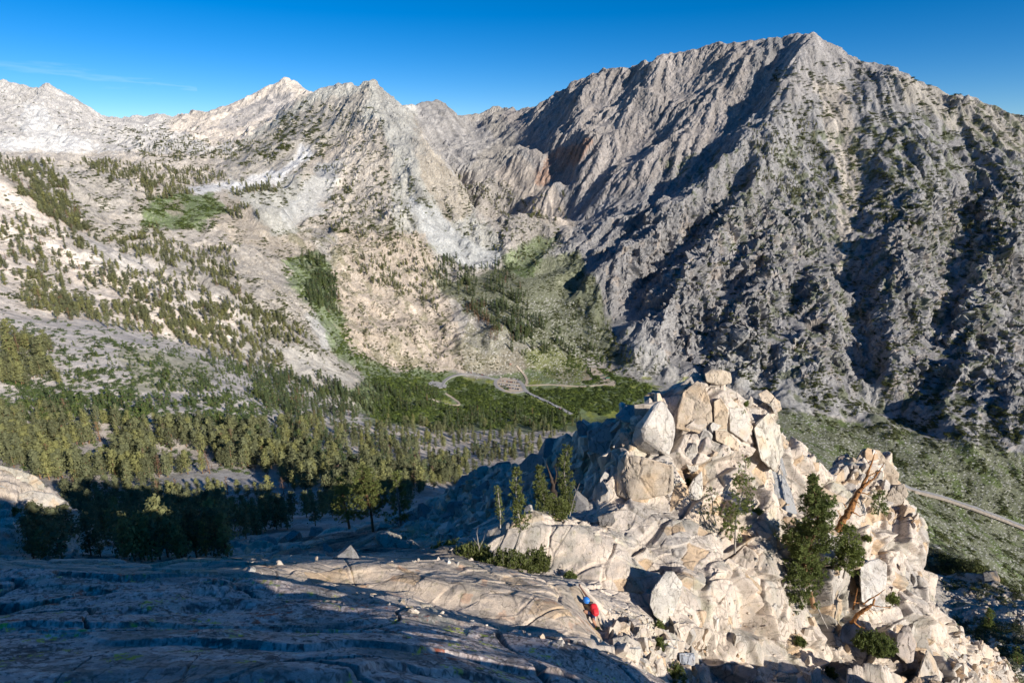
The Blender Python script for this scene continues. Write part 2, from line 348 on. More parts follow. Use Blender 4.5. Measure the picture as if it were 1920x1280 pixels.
def erode(H, rough, n, steps, seed, k_er=.3, cap=3.0, evap=.03):
    rs = np.random.RandomState(seed); ny, nx = H.shape
    p = (rough.ravel()+.0003).astype(np.float64); p /= p.sum()
    cum = np.cumsum(p); idx = np.searchsorted(cum, rs.rand(n)); idx = np.clip(idx, 0, ny*nx-1)
    x = (idx % nx).astype(np.float32)+rs.rand(n).astype(np.float32); y = (idx//nx).astype(np.float32)+rs.rand(n).astype(np.float32)
    x = np.clip(x, 2, nx-4); y = np.clip(y, 2, ny-4)
    dx = np.zeros(n, np.float32); dy = dx.copy(); spd = np.ones(n, np.float32); wat = np.ones(n, np.float32); sed = np.zeros(n, np.float32)
    Hf = H.ravel()
    for s in range(steps):
        i = x.astype(np.int64); j = y.astype(np.int64); u = x-i; v = y-j; k = j*nx+i
        a, b, c, d = Hf[k], Hf[k+1], Hf[k+nx], Hf[k+nx+1]
        g0 = (b-a)*(1-v)+(d-c)*v; g1 = (c-a)*(1-u)+(d-b)*u
        h0 = (a*(1-u)+b*u)*(1-v)+(c*(1-u)+d*u)*v
        dx = dx*.25-g0*.75; dy = dy*.25-g1*.75; L = np.sqrt(dx*dx+dy*dy)+1e-6; dx /= L; dy /= L
        x2 = np.clip(x+dx, 2, nx-4); y2 = np.clip(y+dy, 2, ny-4)
        i2 = x2.astype(np.int64); j2 = y2.astype(np.int64); u2 = x2-i2; v2 = y2-j2; k2 = j2*nx+i2
        h1 = (Hf[k2]*(1-u2)+Hf[k2+1]*u2)*(1-v2)+(Hf[k2+nx]*(1-u2)+Hf[k2+nx+1]*u2)*v2
        dh = h1-h0
        capc = np.maximum(-dh, .05)*spd*wat*cap*.12
        dep = np.where(dh > 0, np.minimum(dh, sed), np.where(sed > capc, (sed-capc)*.3, 0))
        er = np.where((dh <= 0) & (sed < capc), np.minimum((capc-sed)*k_er, -dh*.5), 0)
        q = (dep-er).astype(np.float32)
        for kk, ww in ((k, (1-u)*(1-v)), (k+1, u*(1-v)), (k+nx, (1-u)*v), (k+nx+1, u*v)):
            Hf += np.bincount(kk, weights=q*ww, minlength=nx*ny).astype(np.float32)
        sed = sed-q; spd = np.sqrt(np.clip(spd*spd-dh*.15, .1, 9)); wat *= 1-evap
        x, y = x2, y2
    return Hf.reshape(ny, nx)
vis = (np.abs(GX) < GY*1.1+300) & (GY > 350)
for r in range(4):
    HF = erode(HF, np.clip(RF-.3, 0, 1)*vis*near_fade, 120000, 45, 100+r)
log('eroded')
# bring the crests back to their surveyed heights after the weathering
dense = []
for a, b in zip(crest_pts[:-1], crest_pts[1:]):
    if a[3] != b[3]: continue
    n = max(1, int(math.hypot(b[0]-a[0], b[1]-a[1])/15))
    for k in range(n): dense.append([a[i]+(b[i]-a[i])*k/n for i in range(3)])
dense = np.array(dense, np.float32)
Wt = np.zeros(HF.shape, np.float32); Rz = np.zeros(HF.shape, np.float32)
for it, (sg, kb) in enumerate(((85.0, 7), (32.0, 2))):
    Hb = blur(HF, kb, 1); res = dense[:, 2]-bil(Hb, FX0, FY0, FC, dense[:, 0], dense[:, 1])
    Wt[:] = 0; Rz[:] = 0; kr = int(3*sg/FC)
    off_ = np.arange(-kr, kr+1)*FC; K = np.exp(-(off_[None, :]**2+off_[:, None]**2)/(2*sg*sg)).astype(np.float32)
    for (x, y, z), r in zip(dense, res):
        i = int(round((x-FX0)/FC)); j = int(round((y-FY0)/FC))
        if i < kr or j < kr or i+kr >= FNX or j+kr >= FNY: continue
        Wt[j-kr:j+kr+1, i-kr:i+kr+1] += K; Rz[j-kr:j+kr+1, i-kr:i+kr+1] += K*np.float32(r)
    HF = HF+Rz/np.maximum(Wt, 1.0)
log('crests', len(dense))
def hfar(X, Y): return bil(HF, FX0, FY0, FC, X, Y)
def rfar(X, Y): return bil(RF, FX0, FY0, FC, X, Y)
# ================================================================== THE NEAR RIDGE (0.25 m grid)
NX0, NY0, NC, NNX, NNY = -120.0, -40.0, 0.25, 1280, 760
near_pts, near_edges = [], []
def nl(pts, block=1.0, slab=0.0, edge=True, drop=None):
    """Survey line of the near ridge; drop=(dY, dz): ground falls away behind it."""
    prev = None
    for p in pts:
        x, y, z = W(*p[:3]); near_pts.append((x, y, z, block, slab)); i = len(near_pts)-1
        if prev is not None and edge: near_edges.append((prev, i))
        prev = i
    if drop:
        for p in pts:
            x, y, z = W(*p[:3]); near_pts.append((x*(y+drop[0])/y, y+drop[0], z-drop[1], block*.5, 0))
def ns(*pts, block=1.0, slab=0.0): nl(pts, block, slab, edge=False)
# border taken from the far map
for t in np.linspace(0, 1, 17):
    for x, y in ((NX0+t*319.5, NY0), (NX0+t*319.5, NY0+189.5), (NX0, NY0+t*189.5), (NX0+319.5, NY0+t*189.5)):
        near_pts.append((x, y, float(hfar(np.array([x]), np.array([y]))[0]), .5, 0))
# the slab under the photographer
nl([(-500,1060,15),(-200,1062,14),(0,1070,13),(120,1082,12.8),(250,1085,13),(330,1078,13.5),(480,1095,13),(600,1106,13),(660,1118,12.8),(760,1136,12.5),(900,1168,12.4),(1050,1202,12.4),(1180,1238,12.8),(1270,1290,13)], .0, 1.0)
nl([(-500,1050,17),(-200,1045,17),(0,1052,16),(120,1068,15.5),(250,1070,16)], .3, .3)
nl([(-500,1140,10.5),(0,1150,9.6),(250,1150,9.6),(500,1170,9.2),(700,1190,9),(900,1215,9),(1050,1240,9.5)], .0, 1.0)
nl([(-500,1220,7.5),(0,1215,7),(300,1220,6.7),(600,1235,6.6),(850,1250,7),(1000,1270,8.2)], .0, 1.0)
nl([(-500,1300,5.2),(0,1300,5),(400,1300,4.8),(800,1300,5.4),(1050,1300,7.6),(1200,1310,10)], .0, 1.0)
for x, y, z in ((-3,0,-2.0),(0,0,-1.9),(3,0,-2.4),(-8,1,-2.6),(-25,2,-6),(-2,-4,.3),(-6,-5,.5),(7,3,-6),(10,7,-11)): near_pts.append((x, y, CAM_Z+z, 0, 1))
# trench, bright ledge
nl([(612,1112,14.8),(700,1125,14.5),(800,1150,14.3),(900,1172,14.0),(1000,1192,13.9),(1110,1216,14.2),(1190,1240,14.4)], .5, 0)
nl([(622,1088,16.9),(700,1106,16.6),(780,1131,16.2),(860,1151,15.9),(950,1174,15.6),(1040,1190,15.5),(1110,1207,15.6),(1180,1228,15.6)], .10, .55)
nl([(622,1064,17.3),(645,1056,17.5),(750,1074,17.1),(860,1099,16.8),(960,1119,16.6),(1050,1142,16.6),(1090,1164,16.6),(1106,1190,16.4),(1150,1210,16.4),(1200,1222,16.8)], .10, .65)
nl([(640,1048,18.2),(700,1051,18.2),(762,1060,18.3),(850,1076,18.2),(940,1092,18.2),(1030,1116,18.1),(1078,1140,18.2)], .10, .65)
nl([(752,1052,18.9),(790,1044,19.3),(850,1050,19.4),(900,1061,19.5),(940,1069,19.6),(990,1081,19.8),(1040,1093,19.8)], .12, .6)
nl([(608,1056,33),(640,1037,33),(700,1038,31),(770,1034,28),(850,1040,22.5),(900,1050,22.5),(960,1062,22.5),(1010,1075,22)], .2, 0)
# climber's corner
ns((1085,1094,20.1),(1072,1120,19.6),(1060,1098,20.0),block=.2,slab=.5)
ns((1100,1150,19.35),(1118,1176,19.15),(1130,1150,19.7),(1150,1170,19.6),(1200,1150,22),(1160,1125,23.2),(1110,1105,22.8),(1160,1200,18.8),(1210,1190,19.8),(1250,1200,20.5),(1240,1240,18.5),(1150,1215,17.2),(1290,1240,20.5),(1230,1290,16.5),(1300,1300,19.5), block=.5)
# curved wall behind him
nl([(952,990,27.2),(975,962,27.8),(1010,968,27.8),(1060,985,27.7),(1110,1001,27.5),(1160,1030,27.1),(1200,1063,26.6),(1235,1092,26.0),(1243,1125,25.4)], .3, .5)
nl([(955,1062,26.6),(1010,1078,26.2),(1060,1084,25.8),(1095,1098,25.2),(1130,1116,24.8),(1180,1133,24.4),(1235,1155,24.0)], .3, .3)
nl([(955,1075,24.8),(1010,1090,24),(1060,1096,23.4)], .4, 0)
nl([(940,985,30),(985,955,30),(1060,975,29.5),(1110,990,29.3),(1160,1018,29)], .6, 0)
nl([(1250,1085,26.2),(1262,1060,27),(1290,1085,27),(1300,1130,25.8),(1285,1170,24.6),(1262,1190,23.8)], .5, .3)
nl([(1240,1100,28),(1262,1040,28.6)], 1, 0)
# shaded gully
ns((1125,985,31),(1100,960,34),(1060,950,37),(1100,915,40),(1050,930,43),(1000,945,43),(960,960,38),(930,1000,33),(900,1030,27),(860,1030,28),(800,1010,38),(900,970,45),(850,970,52), block=.5)
ns((720,1020,30),(640,1040,33),(560,1070,34),(500,1084,31),(430,1075,38),(620,1020,44),(520,1040,42),(700,1000,52),(780,985,55),(660,1000,62),(580,1010,66),(480,1040,60), block=.15)
nl([(415,1076,40),(440,1050,50),(500,1015,66),(560,1010,74),(640,995,76),(720,985,74),(790,962,80),(820,945,74),(850,925,66),(880,905,62),(915,885,60),(960,876,57),(1000,868,54),(1040,850,50),(1062,830,48),(1080,800,46.5),(1095,797,46)], .8, 0, drop=(14,14))
# tower
nl([(1125,962,32.8),(1150,931,33.6),(1175,940,33.5),(1240,966,32.9),(1310,1000,31.6),(1345,1030,30.8)], .4, .4)
nl([(1122,985,32),(1160,1000,31.2),(1200,1018,30.5),(1260,1055,29),(1320,1095,27.8),(1380,1140,26.8)], .5, .3)
nl([(1160,930,34.6),(1240,958,34.2),(1310,992,33.0)], .6, .2)
nl([(1166,850,36),(1182,842,36),(1200,858,35.6),(1260,862,35.4),(1275,880,35.4)], .8, .1)
nl([(1095,797,46),(1120,786,45),(1150,775,43),(1175,765,41.5),(1205,762,40),(1250,735,41.5),(1275,722,42),(1300,708,41.5),(1325,697,41.2),(1345,693,41),(1372,696,41),(1380,720,41.3),(1400,738,41.6),(1420,748,41.8),(1438,730,42.4),(1450,728,42.4),(1463,744,42.3),(1472,790,42.5),(1482,832,42.7),(1505,850,43.2),(1530,870,43.5),(1560,893,44),(1580,903,44.5)], 1, 0, drop=(7,9))
nl([(1165,800,38.5),(1200,795,38),(1262,800,37.5),(1290,810,38)], 1, 0)
nl([(1272,762,39.3),(1290,728,39.8),(1320,716,40),(1350,720,40),(1390,745,40.5)], .8, .1)
nl([(1262,815,38.4),(1330,822,38.3),(1400,842,38.4),(1450,852,39)], .9, 0)
nl([(1262,825,37.3),(1330,838,37.2),(1390,860,37)], .9, 0)
nl([(1125,880,42),(1150,840,41),(1185,800,40)], 1, 0)
# bright broken face right of the tower
ns((1290,900,35.8),(1350,900,36.3),(1400,905,36.2),(1350,960,34.2),(1400,950,34.8),(1450,890,38),(1430,1000,33),(1455,960,36),(1475,930,38),(1500,900,40.5),(1500,960,36),(1540,920,41),(1560,980,37),(1600,940,41.5),(1600,1000,38),
   (1650,960,42),(1680,1000,41),(1600,1060,35),(1540,1140,32),(1490,1060,33),(1650,1080,37),(1700,1150,35),(1700,1050,39.5),(1720,1000,41.8),(1600,1140,33),(1640,1180,33), block=.9)
ns((1400,1100,30),(1340,1150,27),(1380,1050,31.5),(1450,1200,28.8),(1300,1240,23),(1400,1290,25),(1550,1290,27.5),(1680,1290,29),(1600,1220,31),(1700,1220,32),(1500,1150,30.5),(1330,1200,25), block=.9)
nl([(1560,885,47),(1575,862,47.5),(1592,850,47.8),(1625,838,48),(1645,841,48),(1665,865,47.6),(1685,880,47),(1692,905,46.5),(1703,930,45.5),(1716,948,44.5),(1728,960,43.5),(1738,985,42.6),(1745,1010,42),(1743,1060,40.6),(1752,1100,38.4),(1750,1150,36),(1748,1185,34.5),(1758,1230,32.5),(1795,1300,30.5)], .9, .1, drop=(6,13))
nl([(1600,880,46),(1650,890,45.6),(1685,920,45)], .6, .2)
# sunlit outcrop at the left edge
nl([(-250,850,95),(-80,862,96),(0,874,96),(35,884,96),(70,900,97),(100,925,97),(140,955,99),(175,985,99),(205,1035,98)], .8, .1, drop=(14,28))
nl([(-250,950,84),(-50,955,84),(40,960,85),(90,985,88),(160,1025,92)], .6, .2)
nl([(-250,1020,68),(-50,1030,70),(60,1035,72),(140,1050,78)], .3, 0)
# outer slope at the lower right
nl([(1740,1050,150),(1765,1070,138),(1800,1088,132),(1845,1072,130),(1870,1090,126),(1920,1112,120),(2000,1140,112)], .6, 0, drop=(18,34))
ns((1780,1120,118),(1800,1180,96),(1850,1180,92),(1920,1180,92),(1790,1290,66),(1860,1290,64),(1960,1290,60),(2050,1290,60), block=.5)
GN = tin(near_pts, near_edges, NX0, NY0, NNX, NNY, NC)
log('near survey', len(near_pts))
GN = np.dstack([blur(GN[..., 0], 1, 1), blur(GN[..., 1], 4, 2), blur(GN[..., 2], 2, 2)])
nxx = NX0+np.arange(NNX)*NC; nyy = NY0+np.arange(NNY)*NC; NXX, NYY = np.meshgrid(nxx.astype(np.float32), nyy.astype(np.float32))
HN, BN, SN = GN[..., 0], GN[..., 1], GN[..., 2]
dN = np.hypot(NXX, NYY)
HN = HN+sm(8, 60, dN)*BN*fbm2(NXX/9, NYY/9, 3, 77)*1.1
HN = blur(HN, 1, 2)
def nweight(X, Y):
    d = np.minimum(np.minimum(X-NX0, NX0+(NNX-1)*NC-X), np.minimum(Y-NY0, NY0+(NNY-1)*NC-Y))
    return sm(0, 16, d)
def hgt(X, Y):
    X = np.asarray(X, np.float32); Y = np.asarray(Y, np.float32)
    h = hfar(X, Y); w_ = nweight(X, Y); m = w_ > 0
    if m.any():
        hn = bil(HN, NX0, NY0, NC, X[m], Y[m]); h[m] = h[m]*(1-w_[m])+hn*w_[m]
    return h
def near_attr(X, Y):
    w_ = nweight(X, Y); return bil(BN, NX0, NY0, NC, X, Y)*w_, bil(SN, NX0, NY0, NC, X, Y)*w_

# ------------------------------------------------------------------ view-adaptive survey mesh
A = np.linspace(-1.16, 1.16, 1500).astype(np.float32)
def adaptive(Y0, Y1, rows, dense, hide=.12):
    """Rows placed where the profile of each bearing needs them; X = a*Y."""
    t = np.linspace(0, 1, dense); Yd = (Y0*(Y1/Y0)**t).astype(np.float32)
    YY = np.repeat(Yd[:, None], len(A), 1); XX = YY*A[None, :]
    Hd = hgt(XX, YY)
    s = (Hd-CAM_Z)/YY
    ang = np.arctan(s)*1250
    mx = np.maximum.accumulate(ang, axis=0)
    d = np.diff(ang, axis=0); vis = ang[1:] >= mx[1:]-6
    dL = np.hypot(np.diff(Hd, axis=0), np.diff(YY, axis=0)); pxl = dL/YY[1:]*160
    m = np.where(vis, np.maximum(np.abs(d), .18*pxl), np.minimum(np.abs(d)*.25, 3)+hide*pxl)+rows*2e-4*2
    k = 7; m = np.apply_along_axis(lambda r: np.convolve(np.pad(r, k, mode='edge'), np.ones(2*k+1)/(2*k+1), 'valid'), 1, m)
    c = np.vstack([np.zeros((1, len(A))), np.cumsum(m, axis=0)]); c /= c[-1:]
    q = np.linspace(0, 1, rows); out_ = np.empty((rows, len(A)), np.float32)
    for j in range(len(A)): out_[:, j] = np.interp(q, c[:, j], Yd)
    return out_
def grid_faces(ny, nx):
    i = np.arange(nx-1)[None, :]; j = np.arange(ny-1)[:, None]; a = (j*nx+i)
    return np.stack([a, a+1, a+nx+1, a+nx], -1).reshape(-1, 4)
def mesh_np(name, V, Q, smooth=False):
    me = bpy.data.meshes.new(name); nv, nf = len(V), len(Q); k = Q.shape[1]
    me.vertices.add(nv); me.vertices.foreach_set('co', np.ascontiguousarray(V, np.float32).ravel())
    me.loops.add(nf*k); me.loops.foreach_set('vertex_index', np.ascontiguousarray(Q, np.int32).ravel())
    me.polygons.add(nf); me.polygons.foreach_set('loop_start', np.arange(0, nf*k, k, dtype=np.int32))
    me.polygons.foreach_set('loop_total', np.full(nf, k, np.int32))
    me.polygons.foreach_set('use_smooth', np.full(nf, smooth, bool))
    me.update(calc_edges=True); return me
def set_col(me, name, C):
    at = me.color_attributes.new(name, 'FLOAT_COLOR', 'POINT')
    C4 = np.ones((len(C), 4), np.float32); C4[:, :C.shape[1]] = C
    at.data.foreach_set('color', C4.ravel())
def normals(P):
    du = np.gradient(P, axis=1); dv = np.gradient(P, axis=0); n = np.cross(du, dv)
    return n/(np.linalg.norm(n, axis=2, keepdims=True)+1e-12)
def facets(P, scale, seed, stretch=(1, 1, 1), R=None, tilt=.5, groove=.12, step=.35, gw=.12):
    """Displacement (in metres) of jointed rock: every cell is its own tilted plane, with grooves along the joints."""
    Q = P if R is None else P@R
    x, y, z = [Q[..., i]/(scale*stretch[i]) for i in range(3)]
    x = x+.12*noise3(x*1.3, y*1.3, z*1.3, seed+5); y = y+.12*noise3(x*1.3+9, y*1.3, z*1.3, seed+6)
    f1, f2, ox, oy, oz, cid = cells3(x.astype(np.float32), y.astype(np.float32), z.astype(np.float32), seed)
    d = (hr(cid, 1)-.5)*2*step+((hr(cid, 2)-.5)*ox+(hr(cid, 3)-.5)*oy+(hr(cid, 4)-.5)*oz)*2*tilt
    e = f2-f1; k = sm(0, gw, e)
    d = d*k-groove*(1-k)
    return d*scale, e, cid
def rot(ax, ay, az):
    return np.array((Matrix.Rotation(az, 3, 'Z')@Matrix.Rotation(ay, 3, 'Y')@Matrix.Rotation(ax, 3, 'X')), np.float32)
def project(P):
    x, y, z = P[..., 0], P[..., 1], P[..., 2]-CAM_Z
    f = y*CP-z*SP; up = y*SP+z*CP
    return 960+F*x/f, 640-F*up/f, f
def inpoly(x, y, poly):
    poly = np.asarray(poly, float); c = np.zeros(x.shape, bool); j = len(poly)-1
    for i in range(len(poly)):
        xi, yi = poly[i]; xj, yj = poly[j]
        c ^= ((yi > y) != (yj > y)) & (x < (xj-xi)*(y-yi)/((yj-yi) or 1e-9)+xi); j = i
    return c
# ------------------------------------------------------------------ build the two sheets
def tag(o, label=None, cat=None, group=None, kind=None):
    if label: o['label'] = label
    if cat: o['category'] = cat
    if group: o['group'] = group
    if kind: o['kind'] = kind
    return o
def link(name, me, mat=None, parent=None):
    o = bpy.data.objects.new(name, me); scn.collection.objects.link(o)
    if mat is not None: me.materials.append(mat)
    if parent is not None: o.parent = parent
    return o
NEAR_END = 150.0
yk = np.exp(np.interp(np.linspace(0, 1, 1500), [0, .2, .8, 1], np.log([3.2, 15, 50, NEAR_END])))
yk = np.exp(np.convolve(np.pad(np.log(yk), 20, mode='reflect', reflect_type='odd'), np.ones(41)/41, 'valid'))
Yn = np.repeat(yk[:, None].astype(np.float32), len(A), 1); Xn = Yn*A[None, :]
P = np.stack([Xn, Yn, hgt(Xn, Yn)], -1)
N = normals(P); N[N[..., 2] < 0] *= -1
for q_ in range(3): N[..., q_] = blur(N[..., q_], 7, 2)
N /= np.linalg.norm(N, axis=2, keepdims=True)+1e-9
blk, slb = near_attr(Xn, Yn)
PN0 = P.copy()
endf = 1-sm(105, 148, Yn)
dist = np.linalg.norm(P-np.array([0, 0, CAM_Z], np.float32), axis=-1)
R1 = rot(.10, .30, .45); R2 = rot(-.3, .5, 1.1)
b = np.clip(blk*1.1, 0, 1)
lowb = b*(1-.75*slb)
d1, e1, c1 = facets(P, 4.0, 3, (1, .55, 2.3), R1, tilt=.34, groove=.07, step=.15, gw=.10)
d2, e2, c2 = facets(P, 1.7, 5, (.8, .5, 2.4), R1, tilt=.34, groove=.09, step=.14, gw=.08)
d3, e3, c3 = facets(P, .42, 8, (1, .7, 1.3), R2, tilt=.5, groove=.12, step=.2, gw=.1)
fine = sm(70, 20, dist)
log('facets')
reg = sm(9, 20, dist)
disp = d1*lowb*reg+d2*(lowb*.58+.08*slb)*reg+d3*(.10+.18*lowb)*sm(5, 16, dist)*(1-.75*slb)
# rounded undulations, ledges and rare cracks of the foreground slabs
u = P[..., 0]*.92+P[..., 1]*.38; v = -P[..., 0]*.38+P[..., 1]*.92
sl1 = fbm3(u/4.5, v/1.5, P[..., 2]/2.2, 3, 61)
saw = (v*.62+1.1*noise3(u/5, v/3, P[..., 2]/3, 63)+.35*noise3(u/1.2, v/1.0, P[..., 2], 64)); saw = saw-np.floor(saw)
und = sl1*.34-(saw**1.0)*.11*sm(-.3, .4, fbm3(u/4, v/3, P[..., 2]/4, 2, 67))+sm(0, .07, saw)*.10*sm(-.3, .4, fbm3(u/4, v/3, P[..., 2]/4, 2, 67))+fbm3(P[..., 0]/.28, P[..., 1]/.28, P[..., 2]/.28, 3, 65)*.018
crk = np.abs(noise3(u/2.6, v/1.9, P[..., 2]/3, 71)); und = und-.16*(1-sm(0, .03, crk)); crk2 = np.abs(noise3(u/1.1+4, v/2.3, P[..., 2]/2, 73)); und = und-.05*(1-sm(0, .03, crk2))*sm(-.1, .3, sl1)
disp = disp+und*slb
rub = fbm3(P[..., 0]/.5, P[..., 1]/.5, P[..., 2]/.5, 3, 81)
disp = disp+(1-slb)*rub*.035
un, vn, _ = project(P); quiet = np.exp(-((un-1104)/34)**2-((vn-1140)/48)**2)*(Yn < 23)*(Yn > 16.5); disp = disp*(1-.85*quiet)
P = P+N*(disp*endf)[..., None]
NP = P
near_info = dict(b=b, slb=slb, e1=e1, e2=e2, c1=c1, c2=c2, c3=c3, saw=saw, crk=crk, endf=endf)
SCREE = ([(300,238),(400,212),(500,165),(530,190),(560,195),(480,262),(400,268)], [(338,354),(420,338),(500,315),(570,262),(592,275),(530,342),(380,366)], [(765,375),(800,385),(880,450),(942,482),(925,505),(860,497),(790,455)],
         [(50,195),(75,200),(120,250),(210,285),(330,300),(60,303),(-300,290),(-300,255),(40,255)], [(525,400),(590,325),(630,320),(600,400),(548,425)], [(935,322),(990,283),(1055,370),(1065,425),(1000,400)], [(505,640),(560,648),(640,692),(665,715),(560,702)], [(572,592),(606,602),(630,652),(600,652)], [(1455,690),(1482,645),(1512,760),(1540,805),(1455,755)], [(150,440),(290,500),(280,515),(200,490)])
Yf = adaptive(NEAR_END-2, 6100.0, 980, 2400); Xf = Yf*A[None, :]
P = np.stack([Xf, Yf, hgt(Xf, Yf)], -1)
PF0 = P.copy()
N = normals(P); N[N[..., 2] < 0] *= -1
rf = rfar(Xf, Yf); steep = 1-N[..., 2]
crag = np.clip(rf*1.35-.12, 0, 1)*sm(.06, .3, steep)*sm(200, 450, Yf)
ub, vb, _ = project(PF0); ubf, vbf = ub.ravel(), vb.ravel()
def pm(poly): return inpoly(ubf, vbf, poly).reshape(ub.shape)*1.0
butt = np.clip(pm([(1180,390),(1500,360),(1560,420),(1640,520),(1650,700),(1500,720),(1290,690),(1150,560)])+pm([(1650,330),(1740,240),(1920,330),(1920,740),(1680,720)]), 0, 1)
calm = np.clip(pm([(1450,60),(1560,55),(1650,120),(1920,220),(1930,320),(1700,380),(1600,330),(1450,260)])+pm([(1530,150),(1600,170),(1630,300),(1610,430),(1600,560),(1560,480),(1570,400),(1550,260)])+sum(pm(q_) for q_ in SCREE), 0, 1)
butt = blur(butt.astype(np.float32), 9, 2); calm = blur(calm.astype(np.float32), 9, 2)
crag = crag*(.62+.9*butt)*(1-.75*calm)
def cr(P, s, seed, st, R):
    d, e, c = facets(P, s, seed, st, R, tilt=.55, groove=.10, step=.32, gw=.12); return d, e, c
R3 = rot(.2, .5, .2)
q1, g1, k1 = cr(P, 62, 13, (1, .8, 2.0), R3); q2, g2, k2 = cr(P, 24, 15, (1, .9, 1.8), R3); q3, g3, k3 = cr(P, 9, 18, (1, 1, 1.3), R3)
disp = crag*(q1*(.24+.16*butt)+q2*.44+q3*.62)+sm(180, 400, Yf)*(.25+rf)*q3*.10
P = P+N*disp[..., None]
FP = P
far_info = dict(rf=rf, crag=crag, k1=k1, k2=k2, k3=k3, g2=g2)
log('sheets')
# rest of the ridge: behind and beside the photographer (its unseen crest is shaped to throw shade on the slabs)
UV = np.array([(-400,40),(-60,8),(-10,2),(-3,.4),(1,-.4),(3,-1.8),(3.6,-2.9),(4.55,-4.0),(4.8,-5.3),(6.3,-6.0),(8,-7.2),(9.6,-8.1),(10.7,-8.7),(11.2,-9.6),(12.2,-12.6),(16,-14.5),(30,-30),(80,-90)], float)
UD = np.array([math.cos(SUN_TH), math.sin(SUN_TH)])
def back_height(X, Y):
    h = hgt(X, Y)-CAM_Z
    u = X*UD[0]+Y*UD[1]; s = X*SH[0]+Y*SH[1]
    s0 = 9.0+.18*np.clip(-u, 0, 200); v = np.interp(u, UV[:, 0], UV[:, 1])
    zc = (v+s0*math.sin(SUN_EL))/math.cos(SUN_EL)
    c = zc-np.abs(s-s0)*np.where(s < s0, .75, .55)
    inside = (Y > 1.0) & (np.abs(X) < Y*1.16+1.0)
    r = np.where(c > h, c, h); near = (Y > 3.4) & (np.abs(X) < Y*1.12)
    r = np.where(near, h-1.5-.02*Y, np.where(inside, np.minimum(h-.3, r-.3), r))
    return r+CAM_Z
bx = np.concatenate([np.arange(-420, -30, 6.), np.arange(-30, 30, .5), np.arange(30, 421, 6.)]).astype(np.float32)
by = np.concatenate([np.arange(-290, -30, 6.), np.arange(-30, 12, .5), np.arange(12, 201, 6.)]).astype(np.float32)
BX, BY = np.meshgrid(bx, by); BZ = back_height(BX, BY)
BZ = BZ+(.35*fbm2(BX/2.2, BY/2.2, 3, 91))*np.where((BY > 1) & (np.abs(BX) < BY*1.2+1), 0, 1)
BP = np.stack([BX, BY, BZ], -1)
# ------------------------------------------------------------------ what the survey camera sees of the sheets (to stand things on them)
SW, SHH = 960, 640
SPOS = np.full((SHH, SW, 3), np.nan, np.float32)
def splat(P):
    P = P.reshape(-1, 3); px, py, f = project(P)
    m = (f > .5) & (px >= 0) & (px < 1920) & (py >= 0) & (py < 1280)
    P = P[m]; i = (py[m]/2).astype(int)*SW+(px[m]/2).astype(int); f = f[m]
    o = np.argsort(-f); flat = SPOS.reshape(-1, 3)
    old = flat[i]; oldf = np.where(np.isnan(old[:, 0]), 1e9, old[:, 1]*CP-(old[:, 2]-CAM_Z)*SP)
    k = f < oldf; o = o[k[o]]; flat[i[o]] = P[o]
splat(FP); splat(NP)
for _ in range(4):
    bad = np.isnan(SPOS[..., 0])
    for dy, dx in ((0, 1), (1, 0), (0, -1), (-1, 0)):
        sh = np.roll(SPOS, (dy, dx), (0, 1)); k = bad & ~np.isnan(sh[..., 0]); SPOS[k] = sh[k]; bad &= ~k
def surf(px, py):
    """World points on the ground seen in directions px, py (nan where there is sky)."""
    px = np.asarray(px, float); py = np.asarray(py, float)
    return SPOS[np.clip((py/2).astype(int), 0, SHH-1), np.clip((px/2).astype(int), 0, SW-1)]
def ground(x, y): return float(hgt(np.array([x]), np.array([y]))[0])
log('survey')

# ------------------------------------------------------------------ materials
def new_mat(name, rough=.9, spec=.2):
    m = bpy.data.materials.new(name); m.use_nodes = True; n = m.node_tree; b_ = n.nodes['Principled BSDF']
    b_.inputs['Roughness'].default_value = rough; b_.inputs['Specular IOR Level'].default_value = spec
    return m, n, b_
def nod(n, t, **k):
    x = n.nodes.new(t)
    for a, v in k.items(): setattr(x, a, v)
    return x
def ramp(n, src, stops):
    r = nod(n, 'ShaderNodeValToRGB'); e = r.color_ramp.elements
    while len(e) < len(stops): e.new(.5)
    for q, (p, c) in zip(e, stops): q.position = p; q.color = (*c, 1) if len(c) == 3 else c
    n.links.new(src, r.inputs[0]); return r.outputs[0]
def mul(n, a, b_, fac=1.0, mode='MULTIPLY'):
    x = nod(n, 'ShaderNodeMix', data_type='RGBA', blend_type=mode)
    for i, v in ((0, fac), (6, a), (7, b_)):
        if isinstance(v, (int, float)): x.inputs[i].default_value = v
        elif isinstance(v, tuple): x.inputs[i].default_value = (*v, 1)
        else: n.links.new(v, x.inputs[i])
    return x.outputs[2]
def noise(n, scale, detail=6, rough=.6, vec=None, out_=0):
    x = nod(n, 'ShaderNodeTexNoise'); x.inputs['Scale'].default_value = scale; x.inputs['Detail'].default_value = detail; x.inputs['Roughness'].default_value = rough
    if vec is not None: n.links.new(vec, x.inputs['Vector'])
    return x.outputs[out_]
def attr(n, name):
    a = nod(n, 'ShaderNodeAttribute'); a.attribute_name = name; return a
def bump(n, b_, h, strength, dist):
    x = nod(n, 'ShaderNodeBump'); x.inputs['Strength'].default_value = strength; x.inputs['Distance'].default_value = dist
    n.links.new(h, x.inputs['Height']); n.links.new(x.outputs[0], b_.inputs['Normal'])
